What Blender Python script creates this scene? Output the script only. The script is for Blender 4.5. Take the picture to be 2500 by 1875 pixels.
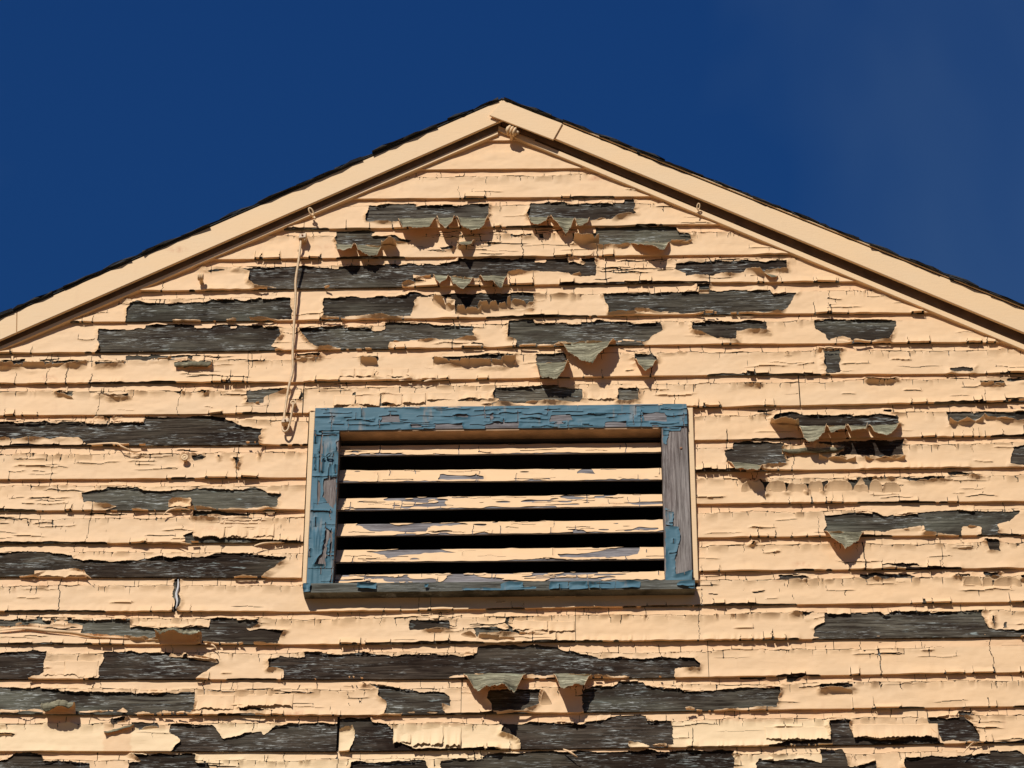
import bpy, math, random
import numpy as np
from mathutils import Matrix, Vector

for o in list(bpy.data.objects):
    bpy.data.objects.remove(o, do_unlink=True)
scene = bpy.context.scene
col = scene.collection
R = math.radians
Z0 = 6.85          # height above the ground of the butt edge of clapboard row 0

# ------------------------------------------------------------------ camera
cam = bpy.data.cameras.new('camera')
cam.sensor_width = 36.0
cam.lens = 6856.55 / 2500 * 36
cam.clip_start = 0.1
cam.clip_end = 5000
camo = bpy.data.objects.new('camera', cam)
col.objects.link(camo)
_p, _y, _r = 0.5235988, -0.0257425, 0.0016429
fw = Vector((math.sin(_y) * math.cos(_p), math.cos(_y) * math.cos(_p), math.sin(_p)))
rt = Vector((math.cos(_y), -math.sin(_y), 0))
up = rt.cross(fw)
rt2 = math.cos(_r) * rt + math.sin(_r) * up
up2 = -math.sin(_r) * rt + math.cos(_r) * up
M = Matrix((rt2, up2, -fw)).transposed().to_4x4()
M.translation = Vector((0.232892, -7.664494, -5.246500 + Z0))
camo.matrix_world = M
scene.camera = camo

# ------------------------------------------------------------------ sky, sun, exposure
SUN_EL, SUN_AZ = 42.0, 21.0        # azimuth: degrees to the left of the wall's outward normal
world = bpy.data.worlds.new('World')
scene.world = world
world.use_nodes = True
nt = world.node_tree
nt.nodes.clear()
wo = nt.nodes.new('ShaderNodeOutputWorld')
bg = nt.nodes.new('ShaderNodeBackground')
sky = nt.nodes.new('ShaderNodeTexSky')
sky.sky_type = 'NISHITA'
sky.sun_disc = False
sky.sun_elevation = R(SUN_EL)
sky.sun_rotation = R(180 + SUN_AZ)
sky.altitude = 0
sky.air_density = 3.5
sky.dust_density = 0.0
sky.ozone_density = 10.0
bg.inputs['Strength'].default_value = 0.05
# thin high cirrus, everywhere in the sky
tc = nt.nodes.new('ShaderNodeTexCoord')
mp = nt.nodes.new('ShaderNodeMapping')
mp.inputs['Location'].default_value = (2.13, 1.32, 3.64)
mp.inputs['Scale'].default_value = (3.2, 2.0, 1.6)
nz = nt.nodes.new('ShaderNodeTexNoise')
nz.inputs['Scale'].default_value = 1.1
nz.inputs['Detail'].default_value = 4
nz.inputs['Roughness'].default_value = 0.55
nz.inputs['Distortion'].default_value = 0.5
rp = nt.nodes.new('ShaderNodeMapRange')
rp.inputs['From Min'].default_value = 0.52
rp.inputs['From Max'].default_value = 0.78
rp.inputs['To Max'].default_value = 0.20
mx = nt.nodes.new('ShaderNodeMix')
mx.data_type = 'RGBA'
[q for q in mx.inputs if q.name == 'B' and q.type == 'RGBA'][0].default_value = (2.9, 4.7, 6.4, 1)
L_ = nt.links.new
L_(tc.outputs['Generated'], mp.inputs['Vector'])
L_(mp.outputs['Vector'], nz.inputs['Vector'])
L_(nz.outputs['Fac'], rp.inputs['Value'])
L_(rp.outputs['Result'], mx.inputs['Factor'])
tint = nt.nodes.new('ShaderNodeMix')          # deep, polarised blue over the whole sky
tint.data_type = 'RGBA'
tint.blend_type = 'MULTIPLY'
tint.inputs['Factor'].default_value = 1.0
[q for q in tint.inputs if q.name == 'B' and q.type == 'RGBA'][0].default_value = (0.105, 0.335, 0.93, 1)
L_(sky.outputs['Color'], [q for q in tint.inputs if q.name == 'A' and q.type == 'RGBA'][0])
L_([q for q in tint.outputs if q.type == 'RGBA'][0], [q for q in mx.inputs if q.name == 'A' and q.type == 'RGBA'][0])
L_([q for q in mx.outputs if q.type == 'RGBA'][0], bg.inputs['Color'])
L_(bg.outputs['Background'], wo.inputs['Surface'])

sun = bpy.data.lights.new('sun', 'SUN')
sun.energy = 4.15
sun.angle = R(0.5)
sun.color = (1.0, 0.98, 0.94)
suno = bpy.data.objects.new('sun', sun)
col.objects.link(suno)
sdir = Vector((-math.sin(R(SUN_AZ)) * math.cos(R(SUN_EL)), -math.cos(R(SUN_AZ)) * math.cos(R(SUN_EL)), math.sin(R(SUN_EL))))
suno.rotation_euler = sdir.to_track_quat('Z', 'Y').to_euler()
suno.location = (-4, -8, 16)

scene.view_settings.view_transform = 'Standard'
scene.view_settings.look = 'None'
scene.view_settings.exposure = 0.0
scene.view_settings.gamma = 1.0
scene.view_settings.use_curve_mapping = False

# ------------------------------------------------------------------ measured layout of the gable (millimetres; x along the wall, z from row 0)
ROWLINES=[[(-225,2),(257,-1)],[(-443,-111),(491,-116)],[(-527,-226),(595,-229)],[(-473,-340),(584,-346)],[(-1140,-458),(-673,-455),(575,-449),(1152,-454)],[(-1358,-571),(-673,-575),(624,-570),(1379,-574)],[(-1449,-685),(-653,-685),(568,-681),(1615,-687)],[(-1588,-797),(-659,-803),(565,-795),(1645,-801)],[(-1577,-913),(-605,-916),(600,-911),(1636,-903)],[(-1567,-1022),(-606,-1029),(602,-1028),(1625,-1025)],[(-1556,-1141),(-607,-1145),(601,-1139),(1615,-1134)],[(-1546,-1250),(-610,-1258),(600,-1251),(1605,-1254)],[(-1535,-1364),(-605,-1370),(603,-1367),(1594,-1369)],[(-1524,-1477),(-611,-1491),(604,-1481),(1584,-1481)],[(-1514,-1594),(-470,-1605),(542,-1596),(1574,-1594)],[(-1503,-1702),(-467,-1714),(539,-1711),(1564,-1709)],[(-1493,-1817),(-463,-1828),(536,-1832),(1554,-1824)],[(-1482,-1930),(-459,-1945),(533,-1939),(1544,-1933)],[(-1471,-2048),(-479,-2058),(529,-2054),(1534,-2048)]]
BARE={
2:[[(-433,-132),(-407,-139),(-366,-125),(-286,-125),(-282,-141),(-203,-137),(-137,-142),(-121,-134),(-39,-135),(-45,-171),(-42,-203),(-334,-202),(-446,-199)],[(95,-132),(205,-132),(210,-140),(317,-140),(395,-138),(433,-142),(438,-182),(361,-199),(285,-210),(88,-201),(86,-176)],[(327,-129),(365,-129),(365,-138),(327,-137)],[(398,-124),(434,-125),(433,-142),(398,-141)]],
3:[[(-539,-231),(-410,-233),(-422,-254),(-343,-256),(-328,-270),(-292,-271),(-302,-282),(-343,-282),(-346,-303),(-524,-297),(-535,-294),(-540,-261)],[(234,-259),(305,-260),(305,-231),(568,-232),(570,-256),(590,-257),(618,-266),(618,-293),(546,-298),(425,-304),(319,-310),(234,-299)],[(-201,-305),(-160,-300),(-160,-315),(-195,-316)],[(-140,-291),(-90,-283),(-95,-295),(-120,-306),(-135,-306)],[(27,-260),(97,-261),(97,-269),(27,-266)],[(123,-262),(138,-262),(138,-277),(125,-274)]],
4:[[(-525,-369),(-462,-365),(-300,-366),(-260,-370),(-139,-358),(-134,-344),(304,-350),(308,-420),(225,-418),(223,-409),(178,-400),(22,-404),(17,-423),(-68,-424),(-83,-430),(-209,-418),(-284,-424),(-239,-438),(-319,-443),(-321,-461),(-522,-458)],[(-817,-388),(-837,-379),(-868,-376),(-767,-373),(-666,-370),(-509,-378),(-504,-456),(-663,-456),(-794,-454),(-815,-427)],[(566,-372),(677,-370),(818,-366),(858,-370),(920,-373),(921,-409),(846,-410),(781,-412),(726,-419),(693,-418),(678,-426),(598,-424),(596,-411),(576,-399),(565,-398)],[(-956,-383),(-918,-377),(-893,-378),(-895,-382),(-948,-388)]],
5:[[(-521,-486),(-478,-485),(-438,-490),(-303,-482),(-293,-470),(-278,-469),(-238,-480),(-93,-479),(32,-481),(108,-483),(107,-502),(97,-543),(-18,-556),(-146,-563),(-147,-510),(-220,-492),(-220,-486),(-273,-488),(-282,-538),(-294,-566),(-518,-564)],[(322,-486),(496,-485),(576,-485),(574,-568),(430,-566),(343,-561),(343,-541),(327,-494)],[(572,-482),(669,-483),(674,-480),(788,-479),(863,-477),(872,-498),(917,-487),(946,-489),(931,-522),(899,-565),(795,-573),(569,-570)],[(627,-456),(672,-457),(671,-483),(626,-483)],[(-1198,-498),(-1173,-493),(-1132,-502),(-1042,-505),(-957,-502),(-932,-490),(-832,-495),(-677,-488),(-668,-573),(-1203,-574),(-1206,-545)],[(-571,-489),(-505,-487),(-501,-570),(-573,-570)]],
6:[[(-1291,-599),(-1261,-603),(-1226,-597),(-1141,-598),(-1145,-583),(-762,-586),(-757,-595),(-712,-596),(-705,-633),(-734,-668),(-708,-684),(-812,-693),(-1279,-686),(-1290,-643)],[(-647,-605),(-577,-600),(-502,-598),(-497,-685),(-580,-677),(-625,-646)],[(-517,-607),(-445,-607),(-410,-617),(-373,-612),(-373,-586),(-236,-586),(-216,-598),(-122,-600),(-87,-604),(-87,-648),(-205,-651),(-275,-658),(-354,-664),(-356,-687),(-514,-687)],[(25,-600),(25,-579),(102,-578),(107,-593),(191,-599),(300,-595),(305,-583),(390,-596),(409,-599),(508,-598),(513,-627),(457,-672),(329,-675),(181,-680),(47,-681),(45,-658),(42,-652),(20,-649)],[(-94,-669),(-52,-670),(-54,-680),(-91,-677)],[(608,-599),(699,-597),(848,-599),(849,-637),(792,-635),(753,-633),(744,-671),(692,-662),(624,-640),(607,-631)],[(996,-596),(1090,-597),(1256,-598),(1257,-620),(1230,-680),(1041,-677),(1028,-651),(1000,-628)]],
7:[[(-1199,-695),(-1035,-695),(-956,-699),(-960,-716),(-1044,-707),(-1099,-712),(-1198,-716)],[(-1039,-721),(-992,-719),(-920,-722),(-923,-741),(-1032,-743)],[(-648,-698),(-574,-696),(-576,-711),(-648,-712)],[(-1598,-713),(-1526,-713),(-1431,-719),(-1324,-714),(-1326,-732),(-1429,-736),(-1523,-743),(-1595,-740)],[(-1292,-718),(-1198,-718),(-1197,-726),(-1288,-732)],[(-1526,-709),(-1397,-706),(-1431,-713),(-1521,-714)],[(-212,-712),(-101,-712),(42,-707),(45,-738),(40,-758),(-91,-756),(-214,-741)],[(-446,-711),(-392,-710),(-393,-744),(-445,-743)],[(109,-708),(200,-709),(214,-738),(180,-757),(111,-751)],[(424,-712),(469,-712),(491,-725),(493,-743),(425,-742)],[(-396,-764),(-405,-787),(-393,-792),(-391,-773)],[(-391,-778),(-341,-786),(-292,-788),(-289,-797),(-385,-792)],[(1020,-711),(1074,-710),(1069,-792),(1025,-795),(1023,-748)],[(1417,-776),(1488,-777),(1487,-793),(1416,-792)],[(1006,-700),(1079,-701),(1074,-708),(1010,-707)]],
8:[[(-798,-827),(-673,-826),(-677,-834),(-745,-859),(-749,-879),(-803,-877)],[(-1412,-830),(-1353,-828),(-1352,-842),(-1400,-847)],[(-1278,-835),(-1248,-838),(-1174,-836),(-1178,-850),(-1242,-852)],[(-1032,-827),(-1010,-828),(-1020,-841)],[(-948,-829),(-928,-830),(-938,-845)],[(-628,-835),(-620,-852),(-629,-869),(-635,-852)],[(-21,-831),(175,-828),(185,-831),(255,-838),(258,-874),(248,-885),(194,-888),(3,-889),(-24,-875)],[(370,-836),(434,-837),(433,-889),(367,-888)],[(-465,-845),(-456,-843),(-452,-876),(-442,-896),(-471,-897),(-476,-876)],[(-378,-844),(-374,-845),(-371,-894),(-382,-897)],[(-374,-883),(-315,-887),(-317,-895),(-377,-893)],[(-134,-872),(-24,-874),(-24,-879),(-129,-879)],[(765,-827),(814,-824),(818,-831),(767,-832)],[(1151,-810),(1248,-814),(1248,-821),(1155,-822)],[(1506,-823),(1579,-823),(1582,-849),(1511,-848)],[(1584,-818),(1667,-822),(1666,-829),(1586,-827)],[(1580,-894),(1660,-895),(1659,-905),(1587,-904)]],
9:[[(-1577,-935),(-1511,-939),(-1408,-939),(-1324,-944),(-1255,-948),(-1231,-944),(-1232,-924),(-1119,-920),(-869,-923),(-859,-933),(-809,-962),(-745,-968),(-757,-1026),(-942,-1030),(-1298,-1022),(-1324,-1000),(-1572,-997)],[(-1619,-935),(-1575,-935),(-1569,-997),(-1613,-993)],[(-1278,-905),(-1204,-907),(-1232,-926),(-1272,-917)],[(842,-957),(882,-933),(901,-930),(983,-942),(1089,-946),(1192,-939),(1239,-948),(1244,-982),(1193,-993),(1044,-989),(928,-986),(846,-977)],[(805,-921),(853,-924),(833,-935),(799,-932)],[(1393,-939),(1656,-937),(1652,-981),(1510,-957),(1455,-979),(1406,-984),(1394,-989)],[(1198,-923),(1222,-923),(1220,-945),(1196,-945)]],
10:[[(-966,-1062),(-915,-1066),(-924,-1079),(-953,-1082)],[(-881,-1063),(-872,-1064),(-877,-1077)],[(-832,-1070),(-811,-1070),(-818,-1105)],[(725,-1032),(887,-1037),(871,-1060),(880,-1077),(885,-1115),(805,-1130),(715,-1114),(701,-1107),(697,-1063),(724,-1058)],[(935,-1036),(1253,-1034),(1246,-1059),(1249,-1089),(1181,-1103),(1124,-1091),(1081,-1087),(1018,-1097),(1053,-1079),(1064,-1057)],[(1592,-1063),(1645,-1061),(1638,-1138),(1572,-1126)]],
11:[[(-1295,-1188),(-1230,-1177),(-1221,-1169),(-1125,-1174),(-1109,-1187),(-894,-1180),(-798,-1187),(-763,-1180),(-722,-1197),(-677,-1203),(-686,-1234),(-690,-1255),(-1220,-1253),(-1178,-1241),(-1292,-1222)],[(796,-1175),(853,-1179),(841,-1193),(817,-1223),(812,-1201)],[(856,-1183),(906,-1186),(881,-1221)],[(923,-1186),(965,-1188),(946,-1219)],[(969,-1184),(1012,-1171),(994,-1217)],[(1064,-1171),(1110,-1171),(1084,-1212)],[(1117,-1171),(1153,-1167),(1134,-1213)],[(1234,-1168),(1368,-1164),(1368,-1175),(1272,-1181)],[(1379,-1148),(1474,-1155),(1464,-1163),(1383,-1162)]],
12:[[(-947,-1259),(-774,-1264),(-778,-1275),(-943,-1281)],[(-972,-1343),(-945,-1335),(-939,-1352),(-770,-1354),(-739,-1365),(-749,-1373),(-962,-1371)],[(998,-1296),(1085,-1285),(1144,-1289),(1183,-1298),(1292,-1291),(1367,-1280),(1489,-1287),(1593,-1284),(1572,-1305),(1566,-1313),(1520,-1332),(1515,-1368),(1468,-1370),(1465,-1340),(1409,-1342),(1404,-1369),(1294,-1365),(1293,-1341),(1175,-1353),(1105,-1360),(987,-1358),(997,-1326)]],
13:[[(-1577,-1392),(-1423,-1393),(-1333,-1402),(-1310,-1411),(-1306,-1422),(-1221,-1428),(-1113,-1427),(-1054,-1416),(-945,-1418),(-896,-1410),(-847,-1402),(-767,-1411),(-688,-1415),(-648,-1418),(-657,-1429),(-691,-1456),(-724,-1491),(-1257,-1487),(-1269,-1461),(-1328,-1455),(-1377,-1460),(-1420,-1482),(-1568,-1482)],[(1472,-1384),(1518,-1384),(1520,-1424),(1488,-1422)],[(768,-1379),(777,-1384),(772,-1395),(764,-1393)],[(1155,-1468),(1217,-1458),(1269,-1472),(1269,-1477),(1157,-1475)]],
14:[[(-992,-1490),(-976,-1490),(-978,-1529),(-969,-1573),(-973,-1600),(-986,-1600),(-992,-1551)],[(843,-1492),(926,-1495),(935,-1506),(848,-1509)],[(1092,-1492),(1229,-1493),(1260,-1502),(1154,-1512),(1091,-1509)],[(1458,-1490),(1516,-1491),(1501,-1504),(1466,-1507)],[(1456,-1515),(1473,-1512),(1460,-1526)],[(1483,-1515),(1492,-1518),(1487,-1534)],[(1571,-1508),(1593,-1508),(1592,-1519),(1570,-1519)],[(1380,-1498),(1423,-1498),(1423,-1505),(1379,-1505)]],
15:[[(-1555,-1622),(-1405,-1622),(-1354,-1625),(-1357,-1639),(-1308,-1640),(-1309,-1621),(-1217,-1624),(-1116,-1625),(-1115,-1647),(-1068,-1650),(-1019,-1657),(-970,-1651),(-877,-1652),(-869,-1625),(-732,-1629),(-726,-1651),(-765,-1656),(-755,-1662),(-642,-1667),(-661,-1689),(-665,-1713),(-894,-1710),(-915,-1676),(-969,-1665),(-1028,-1670),(-1036,-1691),(-1114,-1684),(-1262,-1669),(-1259,-1641),(-1456,-1638),(-1470,-1644),(-1553,-1648)],[(-1404,-1614),(-1316,-1611),(-1349,-1623),(-1400,-1625)],[(-274,-1631),(-150,-1635),(-147,-1667),(-271,-1666)],[(-125,-1669),(-57,-1664),(30,-1668),(54,-1676),(117,-1680),(54,-1686),(-62,-1684),(-67,-1703),(-79,-1671)],[(20,-1627),(30,-1627),(28,-1653),(37,-1669),(25,-1666),(18,-1642)],[(975,-1625),(1065,-1629),(1138,-1624),(1152,-1633),(1186,-1622),(1288,-1623),(1452,-1622),(1444,-1633),(1457,-1681),(1505,-1683),(1509,-1684),(1630,-1685),(1627,-1709),(1406,-1710),(954,-1711),(937,-1704),(946,-1678),(974,-1657)],[(1480,-1636),(1482,-1663),(1479,-1679),(1474,-1652)],[(1507,-1658),(1519,-1652),(1512,-1679),(1504,-1679)],[(881,-1619),(944,-1619),(919,-1633),(910,-1625)]],
16:[[(-1545,-1733),(-1438,-1724),(-1360,-1722),(-1364,-1761),(-1362,-1793),(-1396,-1814),(-1405,-1822),(-1536,-1820)],[(-1189,-1731),(-989,-1732),(-989,-1747),(-950,-1749),(-940,-1739),(-937,-1750),(-845,-1761),(-839,-1777),(-870,-1790),(-899,-1819),(-904,-1828),(-1197,-1825),(-1198,-1779),(-1189,-1758)],[(-692,-1757),(-665,-1755),(-659,-1747),(-585,-1759),(-586,-1740),(-518,-1741),(-466,-1746),(-463,-1833),(-645,-1831),(-647,-1795),(-693,-1789)],[(-480,-1746),(-396,-1745),(-352,-1750),(-178,-1749),(-115,-1758),(-67,-1748),(-62,-1724),(-14,-1718),(136,-1722),(175,-1726),(194,-1742),(257,-1751),(295,-1765),(517,-1769),(548,-1774),(549,-1801),(521,-1804),(517,-1838),(266,-1825),(74,-1822),(-114,-1820),(-177,-1835),(-478,-1832)],[(535,-1767),(581,-1767),(597,-1786),(594,-1803),(534,-1804)]],
17:[[(-1534,-1844),(-1369,-1846),(-1315,-1854),(-1310,-1862),(-1257,-1861),(-1053,-1870),(-904,-1863),(-905,-1923),(-914,-1934),(-1097,-1933),(-1117,-1921),(-1135,-1939),(-1525,-1935)],[(-771,-1919),(-694,-1924),(-703,-1936),(-771,-1932)],[(-357,-1855),(-407,-1843),(-330,-1848),(-248,-1869),(-166,-1875),(-147,-1883),(-147,-1915),(-171,-1917),(-161,-1943),(-342,-1941),(-336,-1902),(-358,-1884)],[(-34,-1874),(35,-1864),(121,-1868),(116,-1917),(69,-1942),(-20,-1942),(-22,-1916),(-39,-1895)],[(275,-1861),(342,-1857),(352,-1841),(424,-1839),(433,-1852),(481,-1866),(547,-1874),(545,-1947),(248,-1944),(248,-1872),(265,-1864)],[(532,-1877),(597,-1875),(831,-1864),(833,-1867),(822,-1908),(818,-1934),(530,-1939)],[(713,-1829),(792,-1830),(792,-1841),(713,-1841)],[(852,-1828),(914,-1828),(870,-1847),(851,-1845)],[(946,-1868),(956,-1852),(1046,-1856),(1048,-1869),(950,-1876)]],
18:[[(-1152,-1944),(-1106,-1944),(-1110,-1957),(-1148,-1962)],[(-1086,-1960),(-1009,-1961),(-1003,-1979),(-1060,-1984),(-1085,-1973)],[(-977,-1969),(-889,-1967),(-850,-1970),(-825,-1996),(-814,-2017),(-790,-2014),(-748,-1997),(-705,-1992),(-695,-2002),(-663,-1972),(-577,-1970),(-479,-1968),(-477,-2066),(-969,-2062),(-942,-2026),(-948,-2010),(-973,-1995)],[(-474,-1950),(-380,-1954),(-375,-1969),(-332,-1975),(-312,-1995),(-312,-2031),(-259,-2047),(-254,-2065),(-439,-2063),(-435,-2040),(-425,-2015),(-432,-1979),(-463,-1984),(-473,-1989)],[(7,-1975),(126,-1969),(226,-1974),(245,-1979),(331,-1953),(431,-1951),(435,-1969),(502,-1972),(510,-2008),(514,-2052),(438,-2052),(429,-2047),(382,-2040),(376,-2068),(64,-2065),(61,-2030),(50,-2017),(7,-2004)],[(969,-1971),(1030,-1967),(1031,-1992),(1042,-2018),(1097,-2036),(1192,-2035),(1277,-2025),(1290,-2051),(1002,-2056),(780,-2054),(861,-2037),(956,-2030),(973,-2023)],[(1258,-1966),(1367,-1965),(1384,-1985),(1405,-2016),(1403,-2047),(1295,-2043),(1283,-2015),(1261,-1984)],[(1350,-1944),(1395,-1944),(1386,-1962),(1344,-1962)]],
19:[[(-1423,-2055),(-1349,-2055),(-1344,-2079),(-1201,-2085),(-1188,-2166),(-1503,-2168),(-1512,-2078),(-1440,-2072)],[(-1084,-2059),(-893,-2057),(-891,-2087),(-853,-2088),(-848,-2174),(-1080,-2172),(-1089,-2086),(-1053,-2083)],[(-38,-2069),(102,-2062),(541,-2062),(538,-2186),(-172,-2179),(-173,-2094),(-50,-2081)],[(-434,-2091),(-211,-2088),(-207,-2179),(-431,-2177)],[(527,-2062),(685,-2063),(684,-2101),(683,-2187),(523,-2185)],[(755,-2092),(914,-2098),(943,-2105),(940,-2063),(1006,-2064),(1015,-2114),(1045,-2117),(1103,-2100),(1099,-2190),(746,-2187)],[(1183,-2090),(1353,-2088),(1453,-2073),(1514,-2071),(1530,-2086),(1593,-2079),(1582,-2194),(1181,-2191)]],
}
KEEP={
4:[[(110,-346),(142,-346),(142,-364),(110,-364)],[(213,-345),(256,-346),(258,-360),(273,-364),(263,-371),(218,-368)],[(27,-345),(52,-345),(52,-351),(27,-351)]],
5:[[(425,-556),(470,-553),(504,-560),(534,-561),(529,-568),(425,-568)]],
6:[[(-980,-577),(-925,-577),(-925,-598),(-956,-595),(-979,-596)],[(-867,-592),(-844,-591),(-846,-599),(-864,-600)],[(-289,-586),(-266,-587),(-266,-594),(-288,-594)],[(1047,-671),(1091,-663),(1110,-672),(1110,-681),(1046,-680)]],
9:[[(-1228,-940),(-1210,-920),(-1154,-918),(-1119,-921),(-1118,-942),(-1182,-944)]],
11:[[(-1024,-1225),(-1014,-1219),(-982,-1217),(-951,-1220),(-952,-1247),(-1025,-1246)]],
17:[[(-1485,-1928),(-1483,-1920),(-1145,-1930),(-1145,-1941),(-1484,-1938)]],
}
CREAM=[[(-1089,-1973),(-974,-1984),(-933,-2021),(-974,-2064),(-1083,-2063)],[(-1523,-1958),(-1172,-1961),(-1165,-2059),(-1514,-2056)],[(-855,-1966),(-654,-1968),(-651,-2023),(-852,-2021)],[(-898,-2057),(-455,-2061),(-452,-2162),(-892,-2158)],[(-475,-1976),(-423,-1976),(-420,-2061),(-473,-2061)],[(-318,-1975),(64,-1978),(64,-2065),(-316,-2062)],[(499,-1972),(545,-1970),(542,-2070),(509,-2059)],[(-473,-2058),(-36,-2062),(-35,-2166),(-469,-2162)],[(377,-2038),(443,-2038),(443,-2069),(376,-2068)],[(527,-1970),(978,-1974),(973,-2063),(524,-2059)],[(683,-2058),(949,-2061),(943,-2174),(679,-2172)]]
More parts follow.
